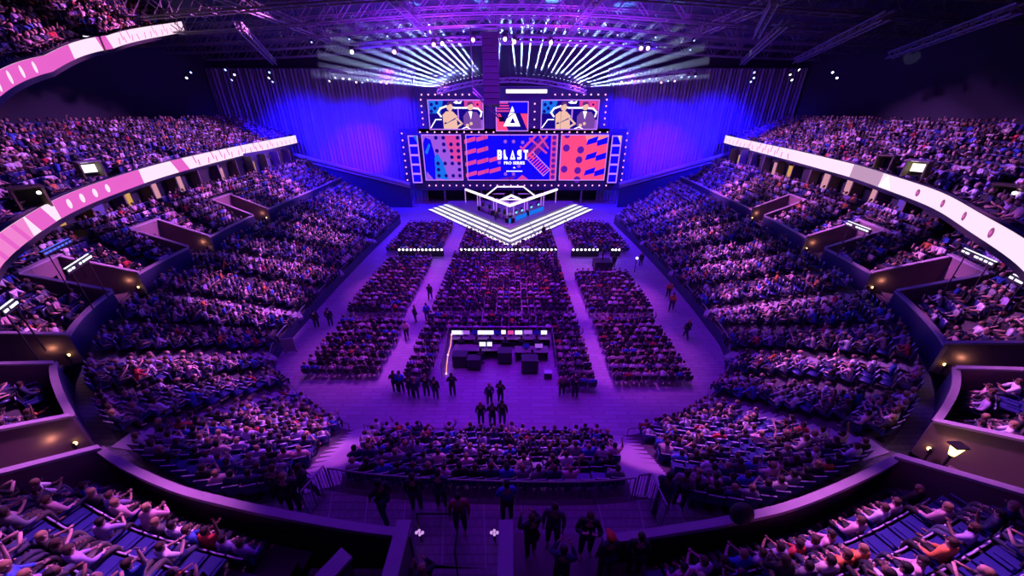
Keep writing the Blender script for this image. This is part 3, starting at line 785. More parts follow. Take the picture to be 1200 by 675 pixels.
# ------------------------------------------------------------------ stage
e = empty('stage', (.8, 58, 0))
V0 = [(-10.6, 64.6), (.75, 48.9), (12.1, 64.6)]
m = MB()
def vshape(off, z0, z1, mat, back=66.4):
    # V shaped slab whose front edges are pushed out by off
    l = Vector((V0[0][0], V0[0][1])); c = Vector((V0[1][0], V0[1][1])); r = Vector((V0[2][0], V0[2][1]))
    pts = [(l.x - off * 1.25, l.y), (c.x, c.y - off * 1.6), (r.x + off * 1.25, r.y), (r.x + off * 1.25, back), (l.x - off * 1.25, back)]
    vs = [(x - .8, y - 58, z0) for x, y in pts] + [(x - .8, y - 58, z1) for x, y in pts]
    m.add(vs, [(5, 6, 7, 8, 9)] + [(i, (i + 1) % 5, 5 + (i + 1) % 5, 5 + i) for i in range(5)], mat)
vshape(0, 0, 1.25, M['floorfab']); m.build('deck', e)
for k in range(4):
    m = MB(); off = .75 * (k + 1); z = 1.25 - .28 * (k + 1)
    vshape(off, 0, z, M['floorfab'])
    # lit white treads with dark nosings between
    for a, b in ((0, 1), (1, 2)):
        ax, ay = V0[a]; bx, by = V0[b]
        sx = -1 if a == 0 else 1
        def q(p, o): return (p[0] + (sx * 1.25 * o if p is not V0[1] else 0) - .8, p[1] - (1.6 * o if p is V0[1] else 0) - 58)
        A0, B0 = q(V0[a], off - .68), q(V0[b], off - .68); A1, B1 = q(V0[a], off - .12), q(V0[b], off - .12)
        for t0, t1 in ((0., .24), (.25, .49), (.5, .74), (.75, 1.)):
            L = lambda A, B, t: (A[0] + (B[0] - A[0]) * t, A[1] + (B[1] - A[1]) * t, z + .012)
            m.add([L(A0, B0, t0), L(A0, B0, t1), L(A1, B1, t1), L(A1, B1, t0)], [(0, 1, 2, 3)], M['stagelit'] if 'stagelit' in M else M['white'])
    m.build('step', e)
tag(e, 'V shaped stage with white lit steps pointing at the floor seats', 'stage')
def atV(t, off, side):
    a = Vector(V0[1]); b = Vector(V0[0] if side < 0 else V0[2]); d = (b - a).normalized(); n = Vector((-d.y, d.x)) * (1 if side > 0 else -1)
    if n.y < 0: n = -n
    return a.lerp(b, t) + n * off, d
# halo truss above the stage
e = empty('halo_truss', (.7, 56, 4.5)); m = MB()
for a, b in [((-6.6, 60.1), (.7, 48.8)), ((.7, 48.8), (8.4, 60.1))]: m.tube((a[0] - .7, a[1] - 56, 0), (b[0] - .7, b[1] - 56, 0), .2, M['white'])
m.build('light_bar', e); m = MB()
hx = [(-2.9, 55.), (-1.5, 62.), (2.9, 62.), (4.4, 55.)]
for a, b in zip(hx, hx[1:]): m.tube((a[0] - .7, a[1] - 56, .1), (b[0] - .7, b[1] - 56, .1), .11, M['white'])
m.build('light_arch', e); m = MB()
for x, y in [(-6.6, 60.1), (8.4, 60.1), (.7, 48.8), (-2.9, 55), (4.4, 55)]: m.tube((x - .7, y - 56, 0), (x - .7, y - 56, 17.5), .02, M['black'], n=4)
m.build('hanging_cable', e)
tag(e, 'hanging V shaped white light bar with an arch above the stage', 'light truss')
e = empty('triangle_emblem', (.9, 55.2, 4.2)); m = MB()
m.add([(-1.9, -1.6, 0), (1.9, -1.6, 0), (0, 2.6, 0), (-.7, -.9, .02), (.7, -.9, .02), (0, .6, .02)], [(0, 1, 2)], M['white']); m.add([(-.7, -.9, .02), (.7, -.9, .02), (0, .6, .02)], [(0, 1, 2)], M['violet'])
m.build('light_panel', e); m = MB(); m.box((0, .2, -.08), (2.6, 2.6, .1), M['black']); m.build('housing', e)
for s in (-1, 1): m2 = MB(); m2.add([(s * 1.2, 2.4, .02), (s * 3.2, 2.6, .02), (s * 2.4, 3.2, .02), (s * 1.0, 3.2, .02)], [(0, 1, 2, 3)], M['lilac']); m2.build('side_fin', e)
tag(e, 'flat white triangle emblem lit in the middle of the stage halo', 'emblem')

# team desks with monitors, behind outlined booth frames
kseat = []
for side, sn in ((-1, 'left'), (1, 'right')):
    for q, (t0, t1) in enumerate(((.10, .34), (.38, .60), (.64, .86))):
        p0, d = atV(t0, 2.0, side); p1, _ = atV(t1, 2.0, side)
        c = (p0 + p1) / 2; L = (p1 - p0).length
        e = empty('booth_frame', (c.x, c.y + 1.6, 1.25), math.atan2(d.y, d.x)); m = MB()
        for x in (-L / 2, L / 2): m = MB(); m.tube((x, 0, 0), (x, 0, 2.4), .07, M['outline']); m.build('upright', e)
        m = MB(); m.tube((-L / 2, 0, 2.4), (L / 2, 0, 2.4), .08, M['outline']); m.build('crossbar', e)
        tag(e, '%s outlined booth frame on the %s arm of the stage' % (('inner', 'middle', 'outer')[q], sn), 'frame', 'stage booth frames')
        if q > 1: continue
        e = empty('team_desk', (c.x, c.y, 1.25), math.atan2(d.y, d.x)); m = MB(); m.box((0, 0, .74), (L, .8, .05), M['wood']); m.build('desktop', e)
        m = MB(); m.box((0, -.36, .38), (L, .05, .7), M['sky'] if side > 0 else M['violet']); m.build('front_panel', e); m = MB()
        for x in (-L / 2 + .1, L / 2 - .1): m.box((x, .1, .36), (.06, .6, .72), M['black'])
        m.build('legs', e)
        tag(e, '%s team desk on the %s arm of the stage' % (('inner', 'outer')[q], sn), 'desk', 'team desks')
        nm = 3 if q == 0 else 2
        for i in range(nm):
            x = -L / 2 + L * (i + .5) / nm
            pp = c + d * x
            e = empty('monitor', (pp.x, pp.y, 1.25 + .765), math.atan2(d.y, d.x)); m = MB(); m.box((0, 0, .34), (.62, .05, .38), M['black']); m.box((0, -.03, .34), (.56, .01, .32), M['screenb']); m.build('screen', e)
            m = MB(); m.box((0, .05, .08), (.06, .04, .2), M['black']); m.box((0, .05, .01), (.25, .18, .02), M['black']); m.build('stand', e)
            tag(e, 'blue lit monitor %s from the tip on the %s desk of the %s stage arm' % (nth(i), ('inner', 'outer')[q], sn), 'monitor', 'stage monitors')
            kseat.append((pp.x + 0, pp.y + .9, 1.25, PI))
# barriers with a row of bulbs between the floor blocks
for x0, x1, nb, lab in [(-12.9, -7.3, 12, 'low barrier with white bulbs in front of the left floor block'), (-5.4, 6.5, 25, 'long low barrier with white bulbs across the middle floor block'),
                        (8.2, 11.6, 7, 'low barrier with white bulbs in front of the right floor block'), (13.0, 14.2, 3, 'short barrier with three white bulbs beside the right floor aisle')]:
    e = empty('bulb_barrier', ((x0 + x1) / 2, 41.1, 0)); m = MB(); h = (x1 - x0) / 2
    m.box((0, 0, .45), (x1 - x0, .06, .9), M['black']); m.box((0, -.2, .05), (x1 - x0, .5, .05), M['alu']); m.build('panel', e)
    b0 = None
    for i in range(nb):
        x = -h + (x1 - x0) * (i + .5) / nb
        if b0 is None: b = MB(); b.ball((0, 0, 0), .13, M['bulbw'], 6, 4); b0 = b.build('bulb', e); o = b0
        else: o = b0.copy(); COL.objects.link(o); o.parent = e
        o.location = (x, -.08, .98)
    tag(e, lab, 'barrier', 'bulb barriers')
# production desk among the floor seats
for x0, x1, y, lab in [(-3.5, 3.9, 22.6, 'long front production desk among the floor seats'), (-3.2, .2, 21.2, 'rear production desk, left half'), (1.2, 3.6, 21.0, 'rear production desk, right half')]:
    e = empty('control_desk', ((x0 + x1) / 2, y, 0)); m = MB(); L = x1 - x0; m.box((0, 0, .78), (L, .8, .05), M['wood']); m.build('desktop', e); m = MB()
    for x in np.linspace(-L / 2 + .1, L / 2 - .1, 4): m.box((x, 0, .38), (.05, .7, .76), M['black'])
    m.build('legs', e); m = MB(); m.box((0, .37, .4), (L, .04, .74), M['black']); m.build('skirt', e)
    tag(e, lab, 'desk', 'production desks')
mons = [(-3.1, 22.7, .9), (-2.5, 22.7, .7), (-1.8, 22.75, .5), (-1.35, 22.7, .5), (-.8, 22.7, .9), (-.1, 22.7, .6), (.35, 22.75, .4), (.9, 22.7, .5), (1.5, 22.7, .6), (2.2, 22.75, .7), (2.9, 22.7, .6), (3.4, 22.7, .5), (-1.1, 21.2, .5), (-.6, 21.2, .4), (2.0, 21.0, .5), (2.9, 21.0, .6)]
for i, (x, y, w_) in enumerate(mons):
    e = empty('monitor', (x, y, .805)); mt = ['monitor', 'lilac', 'deep', 'monitorw', 'monitor', 'deep', 'monitorw', 'rose', 'monitor', 'lilac', 'deep', 'monitor', 'monitor', 'monitor', 'deep', 'lilac'][i]
    m = MB(); R = Matrix.Rotation(-.25, 3, 'X'); m.box((0, 0, .32), (w_, .05, .36), M['black'], R=R); m.box((0, -.035, .32), (w_ - .06, .012, .30), M[mt], R=R); m.build('screen', e)
    m = MB(); m.box((0, .06, .09), (.06, .04, .2), M['black']); m.box((0, .06, .01), (.26, .2, .02), M['black']); m.build('stand', e)
    tag(e, '%s monitor from the left on the %s production desk' % (nth(i if i < 12 else i - 12), 'front' if i < 12 else 'rear'), 'monitor', 'production monitors')
for x, y, s, lab in [(-2.6, 20.2, 1., 'black flight case left of the rear production desk'), (-1.6, 19.9, .9, 'black flight case under the rear production desk'), (.5, 20.6, 1., 'tall black flight case beside the rear production desk gap'), (2.2, 19.6, 1.1, 'black flight case right of the rear production desk'), (3.4, 18.9, .5, 'small black case on the open floor right of the production area')]:
    e = empty('flight_case', (x, y, 0)); m = MB(); m.box((0, 0, .52 * s), (1.0 * s, .7 * s, .8 * s), M['case']); m.build('body', e); m = MB(); m.box((0, 0, .97 * s), (1.02 * s, .72 * s, .12 * s), M['alu' if s < .6 else 'case']); m.build('lid', e); m = MB()
    for a in (-.4, .4):
        for b in (-.25, .25): m.ball((a * s, b * s, .06 * s), .06 * s, M['black'], 6, 4)
    m.build('casters', e); tag(e, lab, 'case', 'flight cases')
rail('crowd_barrier', 'steel barrier in front of the production desk', 'barrier', [(-3.9, 23.5), (4.2, 23.5)], 0, 1.1, 1.2, .2)
rail('crowd_barrier', 'steel barrier along the left side of the production area', 'barrier', [(-3.9, 23.4), (-3.7, 19.0)], 0, 1.1, 1.1, .2)
rail('crowd_barrier', 'steel barrier along the right side of the production area', 'barrier', [(4.1, 23.4), (4.0, 20.0)], 0, 1.1, 1.1, .2)
e = empty('rope_light', (-3.5, 20.6, .6)); m = MB(); pp = [(0, 1.8, .5), (.05, .9, .2), (-.02, 0, .0), (.0, -.8, -.3), (.05, -1.4, -.5)]
for a, b in zip(pp, pp[1:]): m.tube(a, b, .035, em('rope_orange', (1., .42, .25), 1.1))
m.build('tube', e); m = MB()
for q in (0, 2, 4): m.ball(pp[q], .07, M['bulb'], 6, 4)
m.build('bulbs', e); tag(e, 'orange glowing rope light hung on the left side of the production area', 'light')
e = empty('camera_riser', (11.2, 37.6, 0)); m = MB(); m.box((0, 0, .5), (1.9, 1.5, 1.), M['case']); m.build('platform', e); m = MB(); m.tube((0, .1, 1.), (0, .1, 2.0), .07, M['black']); m.box((0, .1, 2.15), (.3, .6, .3), M['black']); m.tube((0, .4, 2.15), (0, .7, 2.15), .1, M['black']); m.build('video_camera', e)
tag(e, 'dark camera riser on the clear floor behind the right bulb barrier', 'camera platform')
e = empty('follow_lamp', (14.6, 36.5, 0)); m = MB(); m.tube((0, 0, 0), (0, 0, 1.6), .05, M['black']); m.build('stand', e); m = MB(); m.ball((0, -.1, 1.7), .13, M['bulbw']); m.build('bulb', e); tag(e, 'small white lamp on a stand beside the right floor aisle', 'lamp')
e = empty('display_board', (-15.3, 21.6, 0), .15); m = MB(); m.box((0, 0, .75), (.9, .08, 1.1), M['cap']); m.build('panel', e); m = MB(); m.tube((-.35, .1, 0), (-.3, .02, 1.2), .03, M['black']); m.tube((.35, .1, 0), (.3, .02, 1.2), .03, M['black']); m.build('legs', e)
tag(e, 'pale board standing on the open floor at the left corner', 'board')
for x, lab in ((-1.62, 'cluster of four small lamps on a short stand, left end of the black rail frame'), (.5, 'cluster of four small lamps on a short stand beside the right landing wall')):
    e = empty('lamp_cluster', (x, 6.1, ZW)); m = MB(); m.tube((0, 0, 0), (0, 0, .45), .03, M['black']); m.build('stand', e); m = MB()
    for a in range(4): m.ball((.085 * math.cos(a * PI / 2), -.05, .5 + .085 * math.sin(a * PI / 2)), .045, em('cluster', (.7, .35, .9), .8), 8, 6)
    m.build('bulbs', e); tag(e, lab, 'lamp')
e = empty('yellow_lamp', (15.0, 7.9, 6.15)); m = MB(); m.tube((0, 0, -.8), (0, 0, .2), .04, M['black']); m.build('stand', e); m = MB(); m.tube((0, 0, .05), (0, 0, .42), .08, em('dome_yellow', (1., .72, .22), 4), r1=.16, n=10); m.build('lamp_shade', e); m = MB(); m.box((0, 0, .46), (.42, .3, .05), M['black']); m.build('cap', e)
tag(e, 'bright yellow lamp with a dark cap in the near right tunnel', 'lamp')
e = empty('equipment_bag', (6.95, 5.75, 6.34)); m = MB(); m.ball((0, 0, .32), (.3, .22, .34), M['black'], 10, 8); m.build('body', e, smooth=True); m = MB(); m.tube((-.15, 0, .6), (.15, 0, .6), .03, M['black']); m.build('strap', e); tag(e, 'dark bag standing on the near right parapet', 'bag')

# ------------------------------------------------------------------ people
SKIN_T = [('fair', (.62, .42, .33)), ('fair', (.55, .36, .27)), ('tan', (.42, .26, .18)), ('brown', (.20, .11, .075))]
HAIRS = [('black', (.012, .010, .010)), ('brown', (.06, .03, .018)), ('brown', (.10, .055, .03)), ('fair', (.38, .26, .12)), ('dark', (.03, .018, .014))]
TOPS = [('black', (.015, .015, .018), 24), ('navy', (.025, .03, .10), 18), ('dark grey', (.07, .07, .075), 10), ('grey', (.26, .26, .28), 9), ('white', (.78, .76, .78), 15),
        ('pale pink', (.72, .46, .48), 10), ('blue', (.05, .12, .55), 8), ('red', (.55, .04, .05), 4), ('orange', (.75, .25, .06), 2), ('lilac', (.42, .32, .62), 9), ('cream', (.70, .62, .50), 4)]
TW = [t[2] for t in TOPS]
TROUS = [(.012, .012, .016), (.02, .025, .06), (.05, .06, .12), (.10, .09, .08)]

def seated(v):
    lean = (0, .10, -.03, .03, .16, .0)[v]
    J = dict(pelvis=(0, -.02, .50), belly=(0, lean * .4 - .02, .68), chest=(0, lean - .02, .86), neck=(0, lean + .0, 1.02), head=(0, lean + .03, 1.16), crown=(0, lean + .03, 1.25))
    for s, n in ((-1, 'l'), (1, 'r')):
        J['sh' + n] = (s * .185, lean - .02, .95)
        J['hip' + n] = (s * .10, .05, .49); J['kn' + n] = (s * (.13 + .03 * (v % 3)), .43, .52); J['an' + n] = (s * .13, .44 + .05 * (v % 2), .10); J['toe' + n] = (s * .15, .60 + .05 * (v % 2), .05)
        if v in (0, 2): J['el' + n] = (s * .27, .02, .70); J['wr' + n] = (s * .17, .24, .60); J['ha' + n] = (s * .13, .32, .59)
        elif v in (1, 4): J['el' + n] = (s * .24, .30, .68); J['wr' + n] = (s * .08, .44, .74); J['ha' + n] = (s * .04, .48, .81)
        elif v == 3: J['el' + n] = (s * .30, .16, .78) if s < 0 else (s * .32, .08, 1.10); J['wr' + n] = (s * .12, .34, .88) if s < 0 else (s * .26, .14, 1.36); J['ha' + n] = (s * .09, .39, .94) if s < 0 else (s * .24, .16, 1.45)
        else: J['el' + n] = (s * .27, .14, .74); J['wr' + n] = (s * .09, .33, .80); J['ha' + n] = (s * .03, .38, .86)
    return J
def standing(v):
    J = dict(pelvis=(0, 0, .95), belly=(0, 0, 1.12), chest=(0, 0, 1.30), neck=(0, 0, 1.48), head=(0, .03, 1.62), crown=(0, .03, 1.71))
    st = (0, .0, .26, .05)[v]
    for s, n in ((-1, 'l'), (1, 'r')):
        J['sh' + n] = (s * .19, 0, 1.40)
        J['hip' + n] = (s * .10, 0, .93); J['kn' + n] = (s * .115, .03 + s * st * .6, .50); J['an' + n] = (s * .12, s * st - .02, .09); J['toe' + n] = (s * .14, s * st + .14, .04)
        if v == 0: J['el' + n] = (s * .26, -.02, 1.13); J['wr' + n] = (s * .26, .06, .89); J['ha' + n] = (s * .25, .09, .80)
        elif v == 1: J['el' + n] = (s * .29, .02, 1.14); J['wr' + n] = (s * .12, .22, 1.15); J['ha' + n] = (s * .04, .25, 1.17)
        elif v == 2: J['el' + n] = (s * .25, -s * .14, 1.14); J['wr' + n] = (s * .24, -s * .12 + .1, .92); J['ha' + n] = (s * .23, -s * .12 + .14, .84)
        else: J['el' + n] = (s * .30, .12, 1.2); J['wr' + n] = (s * .16, .30, 1.38); J['ha' + n] = (s * .10, .33, 1.46)
    return J
RAD = dict(pelvis=(.15, .12), belly=(.135, .105), chest=(.165, .115), neck=(.058, .058), head=(.085, .10), crown=(.06, .07), sh=(.068, .068), el=(.046, .046), wr=(.031, .031), ha=(.036, .022), hip=(.092, .092), kn=(.066, .066), an=(.043, .043), toe=(.038, .03))
EDG = [('pelvis', 'belly'), ('belly', 'chest'), ('chest', 'neck'), ('neck', 'head'), ('head', 'crown')]
for n in 'lr': EDG += [('chest', 'sh' + n), ('sh' + n, 'el' + n), ('el' + n, 'wr' + n), ('wr' + n, 'ha' + n), ('pelvis', 'hip' + n), ('hip' + n, 'kn' + n), ('kn' + n, 'an' + n), ('an' + n, 'toe' + n)]
def rad(k):
    return RAD[k] if k in RAD else RAD[k[:-1]]
def skin(J, keys, grow, root, sub=1):
    bm = bmesh.new(); lay = bm.verts.layers.skin.verify(); vv = {}
    for k in keys:
        v = bm.verts.new(J[k]); r = rad(k); v[lay].radius = (r[0] + grow, r[1] + grow); v[lay].use_root = (k == root); vv[k] = v
    for a, b in EDG:
        if a in vv and b in vv: bm.edges.new((vv[a], vv[b]))
    me = bpy.data.meshes.new('t'); bm.to_mesh(me); bm.free()
    o = link('t', me); o.modifiers.new('s', 'SKIN').use_smooth_shade = True
    sd = o.modifiers.new('d', 'SUBSURF'); sd.levels = sub; sd.render_levels = sub
    bpy.context.view_layer.update()
    out = bpy.data.meshes.new_from_object(o.evaluated_get(bpy.context.evaluated_depsgraph_get()))
    bpy.data.objects.remove(o); bpy.data.meshes.remove(me)
    return out
def join_mesh(me, mb, mats):
    """add the small pieces of MB (face, ears, fingers) to a skinned mesh"""
    vs = [tuple(v.co) for v in me.vertices]; fs = [tuple(p.vertices) for p in me.polygons]; n = len(vs)
    mi = [0] * len(fs)
    out = bpy.data.meshes.new('person_body')
    out.from_pydata(vs + mb.v, [], fs + [tuple(i + n for i in f) for f in mb.f])
    out.materials.append(mats)
    for m in mb.mats: out.materials.append(m)
    out.polygons.foreach_set('material_index', mi + [1 + k for k in mb.m]); out.polygons.foreach_set('use_smooth', [True] * len(out.polygons)); out.update()
    bpy.data.meshes.remove(me)
    return out
ALLK = list(RAD)[:6] + [a + n for a in ('sh', 'el', 'wr', 'ha', 'hip', 'kn', 'an', 'toe') for n in 'lr']
def person_meshes(J, longsleeve):
    body = skin(J, ALLK, 0, 'pelvis')
    x = MB(); h = Vector(J['head'])
    x.ball(h + Vector((0, .108, -.005)), (.016, .022, .024), M['body'], 6, 4)                       # nose
    for s in (-1, 1):
        x.ball(h + Vector((s * .092, 0, .0)), (.014, .026, .034), M['body'], 6, 4)                  # ears
        x.ball(h + Vector((s * .034, .093, .028)), (.014, .010, .010), M['eye'], 6, 4)              # eyes
        w, ha = Vector(J['wr' + ('l' if s < 0 else 'r')]), Vector(J['ha' + ('l' if s < 0 else 'r')])
        d = (ha - w).normalized(); sd = d.cross(Vector((0, 0, 1)) if abs(d.z) < .8 else Vector((0, 1, 0))).normalized(); up = sd.cross(d)
        for k, (o, L) in enumerate(((-.028, .062), (-.010, .074), (.010, .070), (.027, .054))):     # four fingers, bent
            p = ha + sd * o + d * .012; q = p + d * L * .6 - up * .006; r = q + d * L * .3 - up * L * .35
            x.tube(p, q, .0095, M['body'], r1=.0088, n=5); x.tube(q, r, .0088, M['body'], r1=.006, n=5)
        p = ha - sd * .03 * s - d * .01; q = p - sd * .034 * s + d * .03; x.tube(p, q, .011, M['body'], r1=.009, n=5); x.tube(q, q + d * .03, .009, M['body'], r1=.007, n=5)   # thumb
    x.ball(h + Vector((0, .094, -.042)), (.024, .008, .007), M['lip'], 6, 4)
    body = join_mesh(body, x, M['body'])
    tk = ['pelvis', 'belly', 'chest', 'neck'] + ['sh' + n for n in 'lr'] + ['el' + n for n in 'lr'] + (['wr' + n for n in 'lr'] if longsleeve else [])
    shirt = skin(J, tk, .016, 'pelvis'); shirt.materials.clear(); shirt.materials.append(M['body'])
    tr = skin(J, ['pelvis'] + [a + n for a in ('hip', 'kn', 'an') for n in 'lr'], .02, 'pelvis'); tr.materials.clear(); tr.materials.append(M['body'])
    hb = MB(); hb.ball(h + Vector((0, -.022, .034)), (.093, .098, .094), M['body'], 12, 8); 
    hb.ball(h + Vector((0, -.062, -.02)), (.086, .06, .09), M['body'], 8, 6)
    hair = bpy.data.meshes.new('hair'); hair.from_pydata(hb.v, [], hb.f); hair.materials.append(M['body']); hair.polygons.foreach_set('use_smooth', [True] * len(hb.f))
    return dict(body=body, shirt=shirt, trousers=tr, hair=hair)
SEATED = [person_meshes(seated(v), v % 2 == 0) for v in range(6)]
STAND = [person_meshes(standing(v), v != 2) for v in range(4)]

def person(loc, rz, kit, label, top, hair, skinc, trous, group=None, scale=1.):
    b = link('person', kit['body'], None, loc); b.rotation_euler = (0, 0, rz); b.scale = (scale,) * 3
    b.color = (*skinc, 1)
    for nm, c in (('shirt', top), ('trousers', trous), ('hair', hair)):
        o = link(nm, kit[nm], b); o.color = (*c, 1)
    return tag(b, label, 'person', group)

# simple bodies for the mass of the crowd
def lowres(J):
    V = []; Fc = []; S = []
    def put(mb, slot):
        o = len(V)
        V.extend(mb.v)
        for f in mb.f:
            for i in range(1, len(f) - 1): Fc.append((f[0] + o, f[i] + o, f[i + 1] + o))
        S.extend([slot] * len(mb.v))
    m = MB(); ring = []
    for k, g in (('pelvis', 1.), ('belly', 1.02), ('chest', 1.08)):
        c = J[k]; r = RAD[k]; ring.append([(c[0] + r[0] * g * math.cos(t), c[1] + r[1] * g * math.sin(t), c[2] - (.06 if k == 'pelvis' else 0)) for t in np.linspace(0, 2 * PI, 7)[:-1]])
    c = J['neck']; ring.append([(c[0] + .14 * math.cos(t), c[1] + .07 * math.sin(t), c[2] - .04) for t in np.linspace(0, 2 * PI, 7)[:-1]])
    m.add([p for r in ring for p in r], [(6 * j + i, 6 * j + (i + 1) % 6, 6 * j + 6 + (i + 1) % 6, 6 * j + 6 + i) for j in range(3) for i in range(6)] + [tuple(range(18, 24))], M['body'])
    for n in 'lr': m.tube(J['sh' + n], J['el' + n], .062, M['body'], r1=.05, n=4, cap=False)
    put(m, 1); m = MB()
    for n in 'lr': m.tube(J['el' + n], J['ha' + n], .043, M['body'], r1=.034, n=4)
    m.ball(Vector(J['head']) + Vector((0, .02, 0)), (.088, .105, .125), M['body'], 6, 5); put(m, 0); m = MB()
    m.ball(Vector(J['head']) + Vector((0, -.03, .04)), (.102, .105, .10), M['body'], 6, 4); put(m, 2); m = MB()
    for n in 'lr':
        m.tube(J['hip' + n], J['kn' + n], .095, M['body'], r1=.07, n=4, cap=False); m.tube(J['kn' + n], J['an' + n], .066, M['body'], r1=.045, n=4, cap=False)
    put(m, 3)
    return np.array(V, np.float32), np.array(Fc, np.int32), np.array(S)
LOW = [lowres(seated(v)) for v in range(6)]

# ------------------------------------------------------------------ seats in the bowl
slots = []      # (x, y, z, rz, tier, row, seat, block, occupied)
def hash_noise(x, y, s):
    return .5 + .25 * (math.sin(x / s * 1.7 + y / s * .9 + 1.3) + math.sin(y / s * 2.1 - x / s * 1.1)) 
def fill(rows, tier, aisles, sp=.52, frac=.42, umask=None, uarr=None, occ=.86, wav=.32, back=None):
    uarr = U if uarr is None else uarr
    for ri, (A, B, z) in enumerate(rows):
        C = A + (B - A) * frac
        arc = np.concatenate([[0], np.cumsum(np.linalg.norm(np.diff(C, axis=0), axis=1))])
        ss = np.arange(.4, arc[-1] - .3, sp)
        uu = np.interp(ss, arc, uarr)
        xx = np.interp(ss, arc, C[:, 0]); yy = np.interp(ss, arc, C[:, 1])
        D = A - B; dx = np.interp(ss, arc, D[:, 0]); dy = np.interp(ss, arc, D[:, 1])
        zz = np.interp(ss, arc, z) if np.ndim(z) else np.full(len(ss), z)
        ok = np.ones(len(ss), bool)
        ais = []
        for u0, hw in aisles:
            s0 = np.interp(u0, uarr, arc); ok &= np.abs(ss - s0) > hw + .18; ais.append(s0)
        ais = np.array(sorted(ais))
        if umask is not None: ok &= umask(uu, ri)
        blk = np.searchsorted(ais, ss)
        cnt = {}
        for i in np.nonzero(ok)[0]:
            b = int(blk[i]); cnt[b] = cnt.get(b, -1) + 1
            o = occ if not callable(occ) else occ(uu[i], ri)
            o = o - wav + 2 * wav * hash_noise(xx[i], yy[i], 2.6)
            slots.append((xx[i], yy[i], zz[i], math.atan2(dy[i], dx[i]) - PI / 2, tier, ri, cnt[b], b, RNG.random() < o))
fill(rows_low, 'low', AISLES, umask=lambda uu, ri: ~((uu > 5.97) & (uu < 8.03)) | (ri % 2 == 0), frac=.52, occ=lambda u, r: .9 if 6 < u < 8 else .82)
def midok(uu, ri):
    ok = ~((uu > 5.86) & (uu < 7.74))
    if ri < 5: ok &= ~in_vom(uu, .45)
    return ok
fill(rows_mid, 'mid', [(1.5, .4), (2.55, .4), (3.55, .4), (4.55, .4), (9.4, .4), (10.5, .4), (11.5, .4), (12.5, .4), (13.5, .4), (.5, .4)], umask=midok, frac=.5, occ=lambda u, r: .62 if (5 < u < 9) else .86)
for nm, rws, N in rows_up:
    A = np.linspace(0, 1, len(rws[0][0]))
    fill(rws, nm, [(k, .5) for k in ((.12, .3, .48, .66, .84) if 'high' not in nm else (.3, .65))], sp=.56, frac=.5, uarr=A, occ=.80, wav=.2)

# seats and people on the flat floor
fslots = []
def fblock(x0, x1, y0, y1, name, occ=.95, sx=.56, sy=.86):
    for ri, y in enumerate(np.arange(y0, y1 + .01, sy)):
        for si, x in enumerate(np.arange(x0, x1 + .01, sx)):
            fslots.append((x + RNG.normal(0, .02), y + RNG.normal(0, .03), 0., RNG.normal(0, .1), name, ri, si, 0, RNG.random() < occ))
fblock(-12.6, -7.9, 18.9, 25.0, 'rear left floor block'); fblock(-13.0, -8.0, 27.0, 39.8, 'middle left floor block')
fblock(-5.7, 6.4, 23.9, 25.8, 'short floor block before the production desk'); fblock(-5.8, -4.2, 18.6, 23.2, 'narrow floor block left of the production desk'); fblock(4.4, 6.1, 17.6, 23.2, 'narrow floor block right of the production desk', .98)
fblock(-5.7, 6.5, 27.2, 40.2, 'middle floor block'); fblock(7.9, 12.6, 18.2, 25.2, 'rear right floor block'); fblock(7.9, 13.4, 26.9, 35.2, 'middle right floor block')
for y0 in np.arange(42.2, 54, .86):
    w = max(0, (y0 - 44.2) / 19 * 14.3 + 1.2) if y0 > 43.2 else 0
    if y0 < 50:
        a = [x for x in np.arange(-5.4, 6.6, .56) if abs(x - .75) > w]
        for si, x in enumerate(a): fslots.append((x, y0, 0., RNG.normal(0, .1), 'front floor block', int((y0 - 42.2) / .86), si, 0, RNG.random() < .95))
    for lo_, hi_, nm in ((-14.4, -7.8, 'front left floor block'), (9.2, 15.6, 'front right floor block')):
        for si, x in enumerate(np.arange(lo_, hi_, .56)):
            if abs(x - .75) > w: fslots.append((x, y0, 0., RNG.normal(0, .1), nm, int((y0 - 42.2) / .86), si, 0, RNG.random() < .93))

S = slots + fslots
XYZ = np.array([s[:3] for s in S]); px, py, zc = view(XYZ + np.array([0, 0, .7]))
inview = (px > -6) & (px < 1206) & (py > -6) & (py < 684) & (zc > 1.5)
occm = np.array([s[8] for s in S]); isf = np.array([i >= len(slots) for i in range(len(S))])
keep = (px > -260) & (px < 1460) & (py > -200) & (py < 900) & (zc > .8)

def where(s):
    x, y, z, rz, tier, ri, si, b, oc = s
    side = 'left' if x < .4 else 'right'
    if tier == 'low':
        u = U[np.argmin(np.hypot(low(ri)[:, 0] - x, low(ri)[:, 1] - y))]
        if 5.97 < u < 8.03: nm = 'lower end block'
        elif 5 < u < 5.97: nm = 'corner block by left stairs'
        elif 8.03 < u < 8.93: nm = 'corner block by right stairs'
        else: nm = '%s %s lower bay' % (nth(b), side)
    elif tier == 'mid': nm = '%s %s mid tier bay' % (nth(b), side)
    else: nm = tier
    return '%s seat of %s row, %s' % (nth(si), nth(ri), nm)

